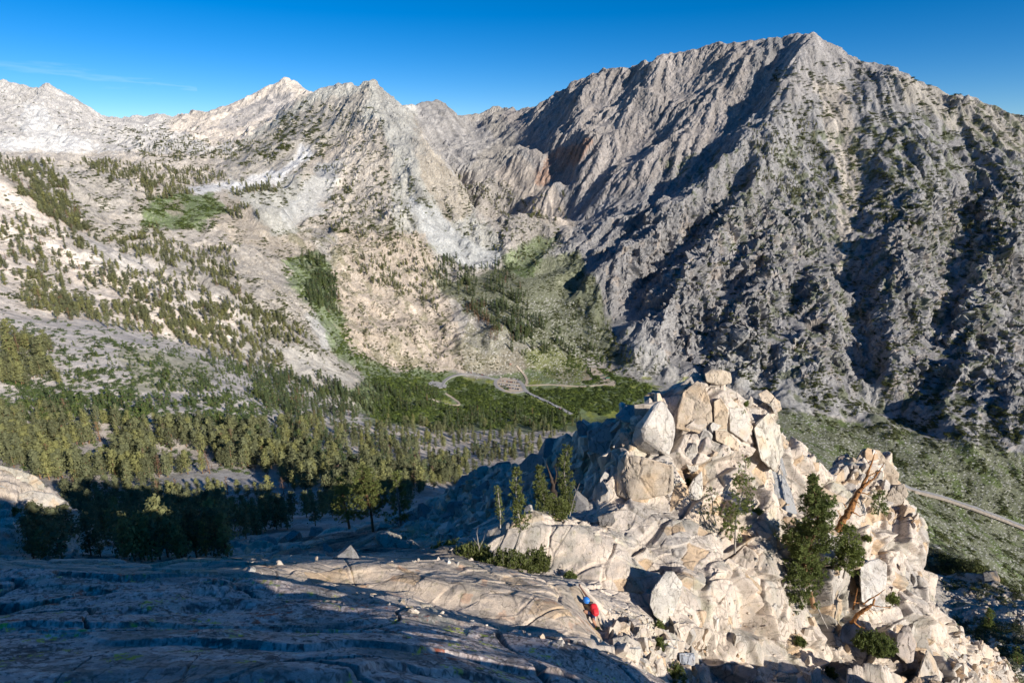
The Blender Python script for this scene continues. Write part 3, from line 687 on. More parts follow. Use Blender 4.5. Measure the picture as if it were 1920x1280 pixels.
def rock_mat(name, lichen=True, attr_name='albedo', sc=1.0):
    m, n, b_ = new_mat(name); pos = nod(n, 'ShaderNodeNewGeometry').outputs['Position']
    c = attr(n, attr_name).outputs['Color']
    g1 = noise(n, 1.3*sc, 8, .65, pos); c = mul(n, c, ramp(n, g1, [(.3, (.72, .70, .68)), (.5, (1, 1, 1)), (.72, (1.12, 1.06, .98))]))
    g2 = noise(n, 22*sc, 4, .7, pos); c = mul(n, c, ramp(n, g2, [(.3, (.62, .62, .64)), (.48, (1, 1, 1)), (.7, (1.12, 1.12, 1.12))]))
    for k, (sc2, wdt, dk) in enumerate(((.26, .0035, .22), (.75, .0055, .35))):
        mp_ = nod(n, 'ShaderNodeMapping'); mp_.inputs['Rotation'].default_value = (.4+k, .3, .5*k); mp_.inputs['Scale'].default_value = (1.5, 1.1, .55); n.links.new(pos, mp_.inputs[0])
        q = noise(n, sc2*sc, 3, .55, mp_.outputs[0]); ck = ramp(n, q, [(.5-wdt*2, (1, 1, 1)), (.5-wdt*.4, (dk,)*3), (.5+wdt*.4, (dk,)*3), (.5+wdt*2, (1, 1, 1))]); c = mul(n, c, ck, .65)
    if lichen:
        l1 = ramp(n, noise(n, 3.1*sc, 6, .7, pos), [(.56, (0, 0, 0)), (.66, (1, 1, 1))]); c = mul(n, c, (.60, .62, .50), l1, 'MIX') if False else mul(n, c, mul(n, c, (.72, .74, .66)), l1, 'MIX')
    n.links.new(c, b_.inputs['Base Color'])
    h = nod(n, 'ShaderNodeMath', operation='MULTIPLY_ADD'); n.links.new(g2, h.inputs[0]); h.inputs[1].default_value = .25; n.links.new(g1, h.inputs[2])
    bump(n, b_, h.outputs[0], .55, .12/sc)
    return m
M_rock = rock_mat('weathered_granite')
M_far = None

# ------------------------------------------------------------------ albedo of the near ridge (rock, grit, lichen crusts)
X, Y, Z = NP[..., 0], NP[..., 1], NP[..., 2]
def mixc(a, b_, t): t = np.asarray(t)[..., None]; return a*(1-t)+np.array(b_, np.float32)*t
ni = near_info
big = fbm3(X/6, Y/6, Z/6, 4, 501)
C = np.zeros(NP.shape, np.float32)+np.array((.59, .505, .42), np.float32)
C = mixc(C, (.62, .49, .36), sm(.05, .45, big)*.7)
C = mixc(C, (.36, .34, .31), sm(.0, .4, fbm3(X/3.5, Y/3.5, Z/3.5, 4, 507))*.65)
C = C*(.90+.2*hr(ni['c2'], 9))[..., None]*(.95+.1*hr(ni['c3'], 5))[..., None]
C = mixc(C, (.50, .33, .17), (hr(ni['c2'], 12) > .90)*.6)
C = mixc(C, (.15, .12, .10), (1-sm(0, .04, ni['e2']))*.6*ni['b']*(1-ni['slb']*.6)); C = mixc(C, (.30, .29, .25), sm(.15, .4, fbm3(X/1.4+3, Y/1.4, Z/2.4, 5, 509))*.55); C = mixc(C, (.45, .42, .30), sm(.25, .45, fbm3(X/2.2+8, Y/2.2, Z/2.2, 4, 513))*.5)
C = mixc(C, (.17, .15, .125), (1-sm(0, .04, ni['e1']))*.6*ni['b'])
# slabs in front: greyer, speckled, with black, rust and yellow-green crusts
S_ = ni['slb']; nearslab = S_*sm(15.5, 13.5, Y)
g = np.zeros(NP.shape, np.float32)+np.array((.44, .355, .315), np.float32)
g = mixc(g, (.46, .35, .26), sm(.1, .5, fbm3(X/1.5, Y/1.5, Z/1.5, 4, 521))*.5)
g = mixc(g, (.10, .095, .09), sm(.05, .35, fbm3(X/.5, Y/.5, Z/.5, 5, 525))*.75); g = mixc(g, (.07, .065, .065), sm(.1, .25, fbm3(X/.09, Y/.09, Z/.09, 3, 527))*.8); g = mixc(g, (.62, .56, .5), sm(.15, .3, fbm3(X/.07+3, Y/.07, Z/.07, 2, 528))*.6)
g = mixc(g, (.12, .14, .13), sm(.15, .4, fbm3(X/1.9+5, Y/1.9, Z/1.9, 4, 529))*.65)
g = mixc(g, (.04, .035, .03), (1-sm(.0, .05, ni['crk']))*.8)
rust = sm(.18, .3, fbm3(X/1.3+9, Y/1.3, Z, 4, 533))*sm(.1, .3, fbm3(X/.13, Y/.13, Z/.13, 3, 535)); g = mixc(g, (.30, .07, .03), rust*.85)
yel = sm(.30, .38, fbm3(X/.5-9, Y/.5, Z, 4, 537))*sm(.08, .2, fbm3(X/.07, Y/.07, Z/.07, 3, 539)); g = mixc(g, (.38, .42, .04), yel*.85)
C = C*(1-nearslab[..., None])+g*nearslab[..., None]
C = C*(1+.30*nearslab)[..., None]
led = S_*(1-nearslab)*sm(23, 20, Y)
C = mixc(C, (.46, .34, .22), led*.55); C = mixc(C, (.50, .20, .08), led*sm(.3, .45, fbm3(X/.5, Y/.5, Z/.5, 3, 541))*.5)
C = mixc(C, (.16, .15, .14), led*sm(.10, .35, fbm3(X/1.1, Y/.35, Z/.4, 4, 543))*.7)
# grit where the ground is soft
dirt = sm(.42, .2, near_attr(NP[..., 0], NP[..., 1])[0]+.5*S_)*(1-S_)
C = mixc(C, (.15, .125, .105), dirt*.85); C = C*(1-.35*dirt*sm(.1, .3, fbm3(X/.35, Y/.35, Z/.35, 3, 551)))[..., None]
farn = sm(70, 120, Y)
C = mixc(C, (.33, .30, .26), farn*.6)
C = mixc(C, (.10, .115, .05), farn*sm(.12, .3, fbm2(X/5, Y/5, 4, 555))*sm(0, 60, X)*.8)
NC_ = np.clip(C, .01, .9)
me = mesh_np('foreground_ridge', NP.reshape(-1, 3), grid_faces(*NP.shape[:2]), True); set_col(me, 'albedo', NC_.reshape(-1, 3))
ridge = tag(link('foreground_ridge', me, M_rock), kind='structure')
me = mesh_np('unseen_ridge_crest', BP.reshape(-1, 3), grid_faces(*BP.shape[:2])); set_col(me, 'albedo', np.full((BP.size//3, 3), .3))
tag(link('unseen_ridge_crest', me, M_rock), kind='structure')

# ------------------------------------------------------------------ broken blocks
def block_proto(rs, cuts=8, bev=.035, rough=.03):
    bm = bmesh.new(); bmesh.ops.create_cube(bm, size=2.0)
    for v in bm.verts: v.co = Vector([v.co[i]*(1+.18*rs.uniform(-1, 1)) for i in range(3)])
    for k in range(cuts):
        n = Vector(rs.normal(size=3)).normalized(); d = rs.uniform(.62, 1.05)
        geo = bm.verts[:]+bm.edges[:]+bm.faces[:]
        r = bmesh.ops.bisect_plane(bm, geom=geo, plane_co=n*d, plane_no=n, clear_outer=True)
        ed = [e for e in r['geom_cut'] if isinstance(e, bmesh.types.BMEdge)]
        if ed:
            try: bmesh.ops.contextual_create(bm, geom=ed)
            except Exception: pass
    if bev: bmesh.ops.bevel(bm, geom=bm.edges[:], offset=bev, segments=1, affect='EDGES', clamp_overlap=True)
    bmesh.ops.triangulate(bm, faces=bm.faces[:])
    bmesh.ops.subdivide_edges(bm, edges=[e for e in bm.edges if e.calc_length() > .55], cuts=1)
    bmesh.ops.triangulate(bm, faces=bm.faces[:])
    V = np.array([v.co[:] for v in bm.verts], np.float32); T = np.array([[v.index for v in f.verts] for f in bm.faces], np.int32)
    bm.free()
    V = V*(1+rough*3*noise3(V[:, 0]*2.3+7, V[:, 1]*2.3, V[:, 2]*2.3, int(rs.randint(999))))[:, None]
    return V, T
rs = np.random.RandomState(5)
PROTO = [block_proto(rs) for _ in range(26)]
def rotm(rs, base, jit):
    e = rs.normal(size=3)*jit
    return base@rot(*e)
def pile(pos, size, col, rs, base, jit, asp=(1.0, .62, 1.5), name='rubble', protos=PROTO):
    Vs, Ts, Cs, n0 = [], [], [], 0
    for p, s, c, jt in zip(pos, size, col, jit):
        V, T = protos[rs.randint(len(protos))]
        a = np.array(asp)*np.exp(rs.normal(size=3)*.22)
        R = rotm(rs, base, jt); Q = (V*a*s)@R.T+p
        Vs.append(Q); Ts.append(T+n0); Cs.append(np.repeat(c[None], len(V), 0)); n0 += len(V)
    me = mesh_np(name, np.concatenate(Vs), np.concatenate(Ts)); set_col(me, 'albedo', np.concatenate(Cs)); return me
def poly_pts(rs, poly, n):
    poly = np.array(poly, float); lo, hi = poly.min(0), poly.max(0); out_ = []
    while len(out_) < n:
        q = lo+rs.rand(n*3, 2)*(hi-lo); out_ += list(q[inpoly(q[:, 0], q[:, 1], poly)])
    return np.array(out_[:n])
def rockcol(rs, n, warm=.5):
    a = np.array((.57, .49, .405)); b_ = np.array((.57, .45, .33)); g_ = np.array((.45, .415, .37)); w_ = np.array((.62, .57, .50)); o_ = np.array((.52, .37, .24))
    r = rs.rand(n, 1); c = np.where(r < .45, a, np.where(r < .6, b_, np.where(r < .82, g_, np.where(r < .96, w_, o_))))
    return (c*rs.uniform(.9, 1.08, (n, 1))).astype(np.float32)
BR = rot(.10, .25, .45)
RG = [(1270,800),(1480,740),(1560,900),(1700,960),(1745,1010),(1750,1280),(1400,1280),(1250,1200),(1330,1080),(1300,950)]
zones = [  # outline in the photograph, number, median size, spread, sunk, jitter
    (RG, 16, 1.2, .3, .95, .10),
    (RG, 40, .5, .35, .7, .12),
    (RG, 220, .12, .5, .2, .6),
    ([(1290,700),(1380,700),(1460,740),(1500,850),(1420,850),(1270,790)], 14, .8, .3, .9, .12),
    ([(1090,800),(1200,770),(1250,740),(1180,860),(1150,930),(1050,920),(980,900)], 130, .75, .4, .35, .4),
    ([(820,930),(900,885),(1000,870),(1060,900),(1050,960),(960,960),(850,1010),(760,1010),(700,990)], 420, .6, .6, .2, .8),
    ([(1120,1180),(1230,1160),(1330,1180),(1320,1280),(1200,1260)], 60, .5, .4, .4, .2),
    ([(1120,1180),(1230,1160),(1330,1180),(1320,1280),(1200,1260)], 260, .13, .6, .2, .8),
    ([(1110,1120),(1230,1160),(1260,1220),(1180,1210),(1130,1170)], 260, .08, .5, .2, .8),
    ([(420,1040),(700,985),(900,1020),(900,1060),(620,1050),(430,1090)], 70, .12, .7, .2, .8),
    ([(620,1095),(800,1140),(1190,1225),(1180,1240),(900,1175),(700,1135)], 40, .10, .4, .2, .6),
    ([(1560,870),(1640,838),(1700,900),(1740,1000),(1640,960),(1580,910)], 60, .8, .4, .5, .2),
    ([(1760,1080),(1920,1110),(1920,1280),(1790,1280)], 420, .45, .6, .3, .6),
    ([(0,880),(100,920),(220,1010),(180,1050),(0,1030)], 30, 1.0, .4, .5, .2),
]
allp, alls = [], []
allj = []
for poly, n, med, spr, sink, jt in zones:
    q = poly_pts(rs, poly, n); p = surf(q[:, 0], q[:, 1]); s = med*np.exp(rs.normal(size=n)*spr)*.5
    s = np.clip(s, med*.12, med*.8)
    k = ~np.isnan(p[:, 0]) & (p[:, 1] < 160) & ~((np.abs(q[:, 0]-1102) < 34) & (np.abs(q[:, 1]-1137) < 54)); p = p[k].copy(); s = s[k]; p[:, 2] -= s*sink
    allp.append(p); alls.append(s); allj.append(np.full(len(p), jt))
allp = np.concatenate(allp); alls = np.concatenate(alls); allj = np.concatenate(allj)
me = pile(allp, alls, rockcol(rs, len(allp)), rs, BR, allj)
tag(link('rock_rubble', me, M_rock), 'broken pale granite blocks wedged and heaped over the sunlit ridge', 'rubble', kind='stuff')
log('rubble', len(allp))

def hullrock(name, pts, label, cat='boulder', col=(.47, .42, .35), rough=.05, group=None, cuts=2, seed=0, crackw=.05):
    """One big rock: the convex hull of its surveyed corners (px, py, Y), broken up a little."""
    bm = bmesh.new()
    P3 = [W(*p) for p in pts]
    for p in P3: bm.verts.new(p)
    r = bmesh.ops.convex_hull(bm, input=bm.verts[:])
    bmesh.ops.delete(bm, geom=[v for v in bm.verts if not v.link_faces], context='VERTS')
    dim = max((Vector(P3[0])-Vector(p)).length for p in P3)
    bmesh.ops.dissolve_limit(bm, angle_limit=math.radians(6), verts=bm.verts[:], edges=bm.edges[:])
    bmesh.ops.bevel(bm, geom=bm.edges[:], offset=dim*.018, segments=1, affect='EDGES', clamp_overlap=True)
    bmesh.ops.triangulate(bm, faces=bm.faces[:])
    for k in range(6):
        L = [e for e in bm.edges if e.calc_length() > dim*.045]
        if not L: break
        bmesh.ops.subdivide_edges(bm, edges=L, cuts=1); bmesh.ops.triangulate(bm, faces=[f for f in bm.faces if len(f.verts) > 3])
    bm.normal_update()
    V = np.array([v.co[:] for v in bm.verts], np.float32); Nn = np.array([v.normal[:] for v in bm.verts], np.float32)
    T = np.array([[v.index for v in f.verts] for f in bm.faces], np.int32); bm.free()
    x, y, z = V.T; sc = dim*.28
    f1, f2, ox, oy, oz, cid = cells3(x/sc, y/sc, z/(sc*1.5), 40+seed)
    e = f2-f1; k = sm(0, .12, e)
    d = ((hr(cid, 1)-.5)*.5+((hr(cid, 2)-.5)*ox+(hr(cid, 3)-.5)*oy)*.6)*k*rough*sc*2.2-(1-sm(0, crackw, e))*rough*sc*1.2
    d = d+fbm3(x/(dim*.09), y/(dim*.09), z/(dim*.09), 3, seed)*dim*.010
    V = V+Nn*d[:, None]
    org = V.mean(0); org[2] = V[:, 2].min()
    me = mesh_np(name, V-org, T)
    c = np.repeat(np.array(col, np.float32)[None], len(V), 0)*(.86+.28*hr(cid, 6))[:, None]
    c = mixc(c, (.50, .36, .22), sm(.1, .5, fbm3(x/1.3, y/1.3, z/1.3, 3, 60+seed))*.6)
    c = mixc(c, (.14, .12, .10), (1-sm(0, crackw*.8, e))*.5)
    set_col(me, 'albedo', np.clip(c, .02, .9))
    o = link(name, me, M_rock); o.location = org
    return tag(o, label, cat, group)
def bk(pts, dY, dpy=0, sx=.85):      # back corners: the outline pushed away and pulled in
    cx = sum(p[0] for p in pts)/len(pts); cy = sum(p[1] for p in pts)/len(pts)
    return [(cx+(p[0]-cx)*sx, cy+(p[1]-cy)*sx+dpy, p[2]+dY) for p in pts]
def slabrock(name, pts, dY, label, **k):
    sx = k.pop('sx', .85); dpy = k.pop('dpy', 0)
    return hullrock(name, list(pts)+bk(pts, dY, dpy, sx), label, **k)
slabrock('boulder', [(1224,757,36.6),(1240,748,36.5),(1264,781,36.3),(1267,806,36.1),(1262,836,36.0),(1254,856,35.9),(1206,822,35.6),(1205,803,35.5),(1193,797,36.6),(1178,838,37.2),(1186,850,37)], 2.6, 'huge pale cleaved block with a dark overhanging underside on the pinnacle shoulder', sx=.7, col=(.50, .46, .41), seed=1, rough=.02)
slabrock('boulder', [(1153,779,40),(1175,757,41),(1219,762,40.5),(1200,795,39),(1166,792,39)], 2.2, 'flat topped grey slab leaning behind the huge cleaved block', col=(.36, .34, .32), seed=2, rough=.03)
slabrock('boulder', [(1100,808,41.5),(1140,786,42),(1156,793,41.5),(1157,832,40.5),(1130,855,40),(1103,845,40.5)], 3, 'squat boulder with a sunlit top above the shaded gully', col=(.38, .35, .32), seed=3)
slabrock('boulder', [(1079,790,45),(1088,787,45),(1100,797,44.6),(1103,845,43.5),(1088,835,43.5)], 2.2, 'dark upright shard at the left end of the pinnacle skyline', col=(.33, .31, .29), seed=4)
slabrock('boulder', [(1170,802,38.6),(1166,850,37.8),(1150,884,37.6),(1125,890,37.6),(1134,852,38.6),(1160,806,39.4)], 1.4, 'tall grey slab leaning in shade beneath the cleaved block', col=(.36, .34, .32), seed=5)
slabrock('boulder', [(1320,700,40.6),(1333,691,41),(1352,693,40.8),(1370,698,41),(1372,718,40.4),(1350,722,40.2),(1324,716,40.2)], 2, 'squared summit block on the very top of the pinnacle', col=(.54, .45, .34), seed=6)
slabrock('boulder', [(1267,803,38.2),(1271,767,38.8),(1280,735,39.2),(1306,713,39.5),(1322,721,39.2),(1335,762,38.6),(1335,820,37.9),(1300,812,37.9)], 2, 'broad pointed sunlit tower face below the summit block', col=(.52, .43, .33), seed=7, rough=.035)
slabrock('boulder', [(1338,752,38.8),(1351,744,39),(1366,768,38.6),(1363,804,38.0),(1338,806,37.9)], 1.8, 'narrow tan column split off beside the tower face', col=(.53, .42, .30), seed=8)
slabrock('boulder', [(1340,806,37.6),(1362,808,37.6),(1385,830,37.3),(1384,846,37),(1342,826,37.1)], 1.2, 'long tan block forming a ledge under the narrow column', col=(.55, .44, .32), seed=9)
slabrock('boulder', [(1366,762,39.4),(1393,764,39.6),(1412,800,38.9),(1400,830,38.2),(1368,808,38.3)], 1.8, 'whitish smooth face right of the narrow column', col=(.56, .51, .44), seed=10, rough=.03)
slabrock('boulder', [(1300,828,36.6),(1307,832,36.4),(1310,880,35.8),(1296,890,35.7),(1286,870,36),(1284,848,36.3)], 1.2, 'upright pale shard below the tower with a dark crack on its left', col=(.50, .46, .40), seed=11)
slabrock('boulder', [(1316,882,35.3),(1318,915,34.9),(1314,942,34.6),(1288,927,34.8),(1281,929,34.9),(1300,897,35.2)], 1.2, 'bright triangular flake propped under the upright shard', col=(.60, .56, .50), seed=12)
slabrock('boulder', [(1172,850,34.8),(1206,856,34.4),(1215,878,34.2),(1262,872,34.2),(1263,915,33.9),(1251,928,33.8),(1180,940,33.9),(1155,928,34.6),(1157,872,35.2)], 2.6, 'massive cracked block that carries the cleaved block', col=(.49, .41, .32), seed=13, rough=.04)
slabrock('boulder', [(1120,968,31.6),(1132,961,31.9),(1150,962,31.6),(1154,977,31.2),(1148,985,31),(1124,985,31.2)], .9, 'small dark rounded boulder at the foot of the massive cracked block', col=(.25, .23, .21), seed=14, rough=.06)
slabrock('boulder', [(1421,738,42),(1437,729,42.3),(1452,743,42.1),(1443,758,41.6),(1428,752,41.6)], 1.2, 'diamond shaped tan block jutting from the right skyline of the pinnacle', col=(.46, .38, .29), seed=15)
slabrock('boulder', [(1443,758,41.5),(1452,744,42),(1463,752,42),(1466,768,41.7),(1452,775,41.3)], 1.4, 'grey tan block tucked under the diamond shaped block', col=(.42, .37, .31), seed=16)
slabrock('boulder', [(1412,800,38.9),(1440,770,40.5),(1462,800,40),(1470,850,39.4),(1452,885,38.2),(1425,860,38)], 2.4, 'creamy rounded buttress under the right skyline', col=(.53, .48, .40), seed=17, rough=.06)
slabrock('boulder', [(1574,910,46.4),(1593,882,46.8),(1618,840,47.8),(1647,843,47.8),(1660,862,47.4),(1687,887,46.6),(1684,912,46),(1657,930,45.4),(1613,940,45.2)], 3.2, 'huge tan dome capping the second knob beside the orange snag', col=(.50, .41, .31), seed=18, rough=.03)
slabrock('boulder', [(1660,932,44.4),(1672,912,44.8),(1695,906,44.8),(1704,926,44.3),(1690,946,43.8),(1668,948,43.9)], 2.2, 'rounded boulder hanging on the right edge of the second knob', col=(.46, .39, .31), seed=19, rough=.05)
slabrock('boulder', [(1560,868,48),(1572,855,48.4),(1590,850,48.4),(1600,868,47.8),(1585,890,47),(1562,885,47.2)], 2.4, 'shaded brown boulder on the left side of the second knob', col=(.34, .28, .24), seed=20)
slabrock('boulder', [(1612,1060,34.2),(1630,1049,34.6),(1646,1045,34.8),(1664,1056,34.6),(1662,1100,33.6),(1659,1140,33),(1640,1146,32.8),(1614,1128,33.0),(1612,1096,33.5)], 2.2, 'large white block standing behind the twisted orange branch', col=(.57, .53, .48), seed=21, rough=.025)
slabrock('boulder', [(1680,1190,30.2),(1694,1170,30.6),(1705,1172,30.4),(1718,1205,29.8),(1712,1240,29.2),(1700,1244,29),(1676,1224,29.4)], 2.0, 'rounded grey block with a shaded left face low on the right', col=(.42, .36, .31), seed=22, rough=.05)
slabrock('boulder', [(1726,1246,29.6),(1738,1215,30.4),(1755,1240,30.2),(1768,1290,28.8),(1725,1295,28.2),(1716,1275,28.6)], 2.0, 'long smooth slab at the lowest right corner of the pinnacle', col=(.47, .42, .36), seed=23, rough=.04)
slabrock('boulder', [(1233,1095,24.6),(1247,1070,25),(1263,1070,25),(1280,1092,24.7),(1276,1115,24.4),(1267,1135,24),(1252,1176,23.3),(1226,1153,23.4),(1217,1132,23.7),(1221,1107,24.2)], 1.4, 'tall pale flake standing in the notch right of the curved wall', col=(.56, .52, .46), seed=24, rough=.03)
slabrock('boulder', [(1147,1195,17.6),(1175,1190,17.9),(1200,1203,17.9),(1208,1227,17.4),(1197,1238,17),(1172,1232,16.8),(1150,1219,17)], 1.0, 'clean pale block just below the climber', col=(.48, .42, .35), seed=25, rough=.03)
slabrock('boulder', [(1050,1094,20.9),(1072,1088,21.1),(1088,1098,20.8),(1086,1112,20.4),(1078,1124,20.1),(1056,1122,20.3)], .8, 'grey block under the hands of the climber', col=(.44, .41, .38), seed=26, rough=.05)
slabrock('boulder', [(1273,1223,21),(1302,1222,21.2),(1303,1246,20.6),(1284,1250,20.4),(1274,1240,20.6)], .8, 'bluish grey squared block near the bottom edge', col=(.38, .40, .43), seed=27)
slabrock('boulder', [(977,1089,22),(986,1077,22.2),(1008,1079,22.2),(1007,1094,21.8),(990,1097,21.7)], .6, 'small pale block beside the pine thicket', col=(.46, .42, .36), seed=28)
slabrock('boulder', [(703,1008,29.4),(712,998,29.8),(728,997,29.8),(748,1005,29.6),(754,1018,29.2),(738,1026,28.8),(712,1022,29)], 1.2, 'sunlit humped boulder with a rounded top in the shaded gully', col=(.36, .33, .27), seed=29, rough=.12, sx=1.15)
slabrock('boulder', [(712,1026,28.7),(738,1016,29),(770,1012,29.1),(784,1024,28.9),(782,1036,28.5),(740,1042,28.1),(712,1036,28.3)], 1.2, 'low cracked boulder half in sun at the gully edge', col=(.38, .34, .28), seed=30, rough=.12, sx=1.1)
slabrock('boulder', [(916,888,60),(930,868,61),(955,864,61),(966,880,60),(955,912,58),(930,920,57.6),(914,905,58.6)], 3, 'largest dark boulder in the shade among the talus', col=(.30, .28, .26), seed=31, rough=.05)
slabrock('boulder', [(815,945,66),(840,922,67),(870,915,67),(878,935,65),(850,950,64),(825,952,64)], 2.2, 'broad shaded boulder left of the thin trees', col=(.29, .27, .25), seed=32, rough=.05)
slabrock('boulder', [(1846,1092,126),(1842,1072,128),(1868,1068,128),(1876,1088,126),(1870,1100,125)], 5, 'dark square crag on the outer slope at the right edge', col=(.14, .135, .13), seed=33, rough=.06)
slabrock('boulder', [(-30,905,94),(0,872,95.5),(35,880,95.5),(68,892,95.5),(84,908,95),(82,918,94.6),(30,912,94)], 5, 'pale cracked cap on the sunlit outcrop at the left edge', col=(.46, .43, .36), seed=34, rough=.03)
slabrock('boulder', [(10,932,91),(60,918,93),(100,925,93),(122,938,93.5),(118,952,92.5),(60,948,90.5)], 5, 'smooth rounded bulge beneath the cracked cap at the left edge', col=(.47, .43, .37), seed=35, rough=.03)
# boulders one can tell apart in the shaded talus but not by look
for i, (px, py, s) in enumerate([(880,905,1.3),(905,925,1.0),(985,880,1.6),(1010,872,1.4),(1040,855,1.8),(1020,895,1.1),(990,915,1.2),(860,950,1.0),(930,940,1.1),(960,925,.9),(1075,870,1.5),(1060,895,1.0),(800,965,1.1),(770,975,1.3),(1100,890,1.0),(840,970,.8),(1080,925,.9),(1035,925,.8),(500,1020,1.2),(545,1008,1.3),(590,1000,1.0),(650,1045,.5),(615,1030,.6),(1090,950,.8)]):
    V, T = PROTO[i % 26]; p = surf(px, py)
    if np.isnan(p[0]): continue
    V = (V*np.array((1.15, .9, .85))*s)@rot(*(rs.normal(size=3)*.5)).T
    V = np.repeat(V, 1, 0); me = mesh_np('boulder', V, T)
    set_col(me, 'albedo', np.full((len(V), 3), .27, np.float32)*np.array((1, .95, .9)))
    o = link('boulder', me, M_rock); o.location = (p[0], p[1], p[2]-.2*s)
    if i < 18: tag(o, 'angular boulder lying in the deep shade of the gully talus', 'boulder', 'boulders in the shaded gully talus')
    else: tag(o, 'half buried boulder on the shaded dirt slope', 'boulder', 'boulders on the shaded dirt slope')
log('rocks')
# ================================================================== WHAT COVERS THE FAR LAND
X, Y, Z = FP[..., 0], FP[..., 1], FP[..., 2]
u0, v0, f0 = project(PF0)
wob = 1+Y/1500.
wu = u0+fbm2(X/(30*wob), Y/(30*wob), 5, 601, .6)*30; wv_ = v0+fbm2(X/(30*wob)+31, Y/(30*wob), 5, 602, .6)*17
jx = fbm2(X/11, Y/11, 3, 605)*24; jy = fbm2(X/11+5, Y/11, 3, 606)*12
hf = fbm2(X/7, Y/7+Z/7, 4, 611); mf = fbm2(X/40, Y/40, 4, 612); lf = fbm2(X/170, Y/170, 4, 613)
stp = 1-normals(FP)[..., 2]*np.sign(normals(FP)[..., 2])
C = np.zeros(FP.shape, np.float32)+np.array((.33, .305, .27), np.float32)
def region(poly, col, k=1.0, ymin=0, ymax=1e9, cut=None):
    global C
    m = 0
    for sx, sy in ((0, 0), (1, .3), (-.4, 1), (-1, -1)): m = m+.25*inpoly((wu+sx*jx+hf*14*sx).ravel(), (wv_+sy*jy).ravel(), poly).reshape(wu.shape)
    m = m*((Y > ymin) & (Y < ymax))
    t = m*k
    if cut is not None: t = t*cut
    C = mixc(C, col, t)
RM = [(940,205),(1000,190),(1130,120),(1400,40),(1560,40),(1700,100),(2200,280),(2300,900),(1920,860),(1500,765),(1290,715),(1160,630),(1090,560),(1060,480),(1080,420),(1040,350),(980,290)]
CM = [(560,190),(620,150),(700,145),(780,210),(860,320),(890,380),(945,480),(860,500),(760,430),(640,420),(520,440),(430,360),(430,280)]
region([(-900,100),(600,100),(600,260),(430,310),(-900,330)], (.54,.515,.48), .9)
region([(50,190),(80,200),(130,250),(210,285),(330,300),(60,305),(-300,290),(-300,250),(40,260)], (.66,.645,.61), .9)
region([(300,232),(540,130),(620,180),(480,265),(400,275)], (.60,.53,.45), .9)
region([(470,190),(560,170),(540,200),(430,245),(400,240)], (.38,.36,.345), .7)
region([(-900,320),(0,285),(430,285),(450,470),(200,465),(0,345)], (.44,.395,.34), .9)
region([(60,300),(230,330),(260,400),(160,410),(60,350)], (.37,.345,.31), .7)
region([(440,330),(560,390),(600,480),(520,500),(440,455),(400,420)], (.36,.31,.25), .8)
region(CM, (.385,.375,.335), 1)
region([(600,190),(690,170),(680,260),(560,330),(440,340),(420,290)], (.38,.34,.29), .7)
region([(580,300),(700,220),(740,290),(730,430),(640,440),(540,420)], (.46,.40,.335), .7)
region([(770,210),(870,330),(890,400),(840,420),(790,330)], (.36,.30,.23), .6)
region([(700,150),(760,200),(800,280),(760,300),(720,240)], (.30,.295,.28), .5)
region([(520,400),(600,310),(640,300),(600,400),(545,425)], (.44,.44,.42), .85)
region([(338,354),(420,340),(520,320),(580,270),(590,290),(520,345),(380,364)], (.62,.61,.59), 1)
region([(760,370),(800,380),(880,450),(940,482),(920,505),(860,495),(790,450)], (.41,.415,.40), .9)
region([(630,430),(800,440),(830,540),(870,640),(960,690),(860,697),(700,692),(650,650),(620,560)], (.45,.38,.305), .95)
region([(850,640),(930,600),(990,650),(980,700),(880,700)], (.25,.24,.17), .7)
region([(860,330),(1000,300),(1080,400),(1090,480),(960,480),(900,400)], (.34,.31,.275), .9)
region([(760,190),(860,190),(930,260),(860,330),(800,270)], (.33,.315,.30), .9)
region([(920,320),(990,280),(1060,370),(1070,430),(1000,400)], (.41,.355,.30), .8)
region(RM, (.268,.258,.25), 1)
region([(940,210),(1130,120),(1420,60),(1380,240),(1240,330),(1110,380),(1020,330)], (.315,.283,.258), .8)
region([(1480,60),(1560,60),(1640,125),(1500,190),(1440,190)], (.31,.29,.275), .8)
region([(1020,300),(1060,275),(1100,252),(1115,262),(1070,310),(1030,345),(1000,345),(1010,322)], (.30,.17,.11), .7)
region(RM, (.345,.275,.215), .5, cut=sm(.02, .35, mf)*sm(330, 430, v0)*sm(.3, .55, stp))
region([(1530,150),(1590,170),(1625,300),(1600,420),(1590,520),(1560,480),(1575,400),(1560,260)], (.40,.355,.30), .85)
region([(1660,130),(1740,160),(1940,225),(1940,300),(1800,250),(1700,190)], (.37,.33,.27), .6)
for p in ([(1800,400),(1835,420),(1830,600),(1815,700),(1800,560)], [(1440,690),(1480,640),(1515,760),(1545,810),(1450,760)], [(1110,640),(1170,600),(1240,650),(1290,720),(1230,730),(1160,690)],
          [(1340,640),(1400,620),(1440,700),(1430,745),(1350,720)], [(1590,760),(1640,700),(1690,800),(1640,800)], [(1080,500),(1110,560),(1060,540)], [(1000,480),(1080,450),(1090,500),(1010,520)]):
    region(p, (.335,.325,.305), .8)
region([(1480,770),(1920,850),(2300,900),(2300,1400),(1700,1300),(1240,900),(1230,730)], (.15,.16,.095), .95, ymin=300)
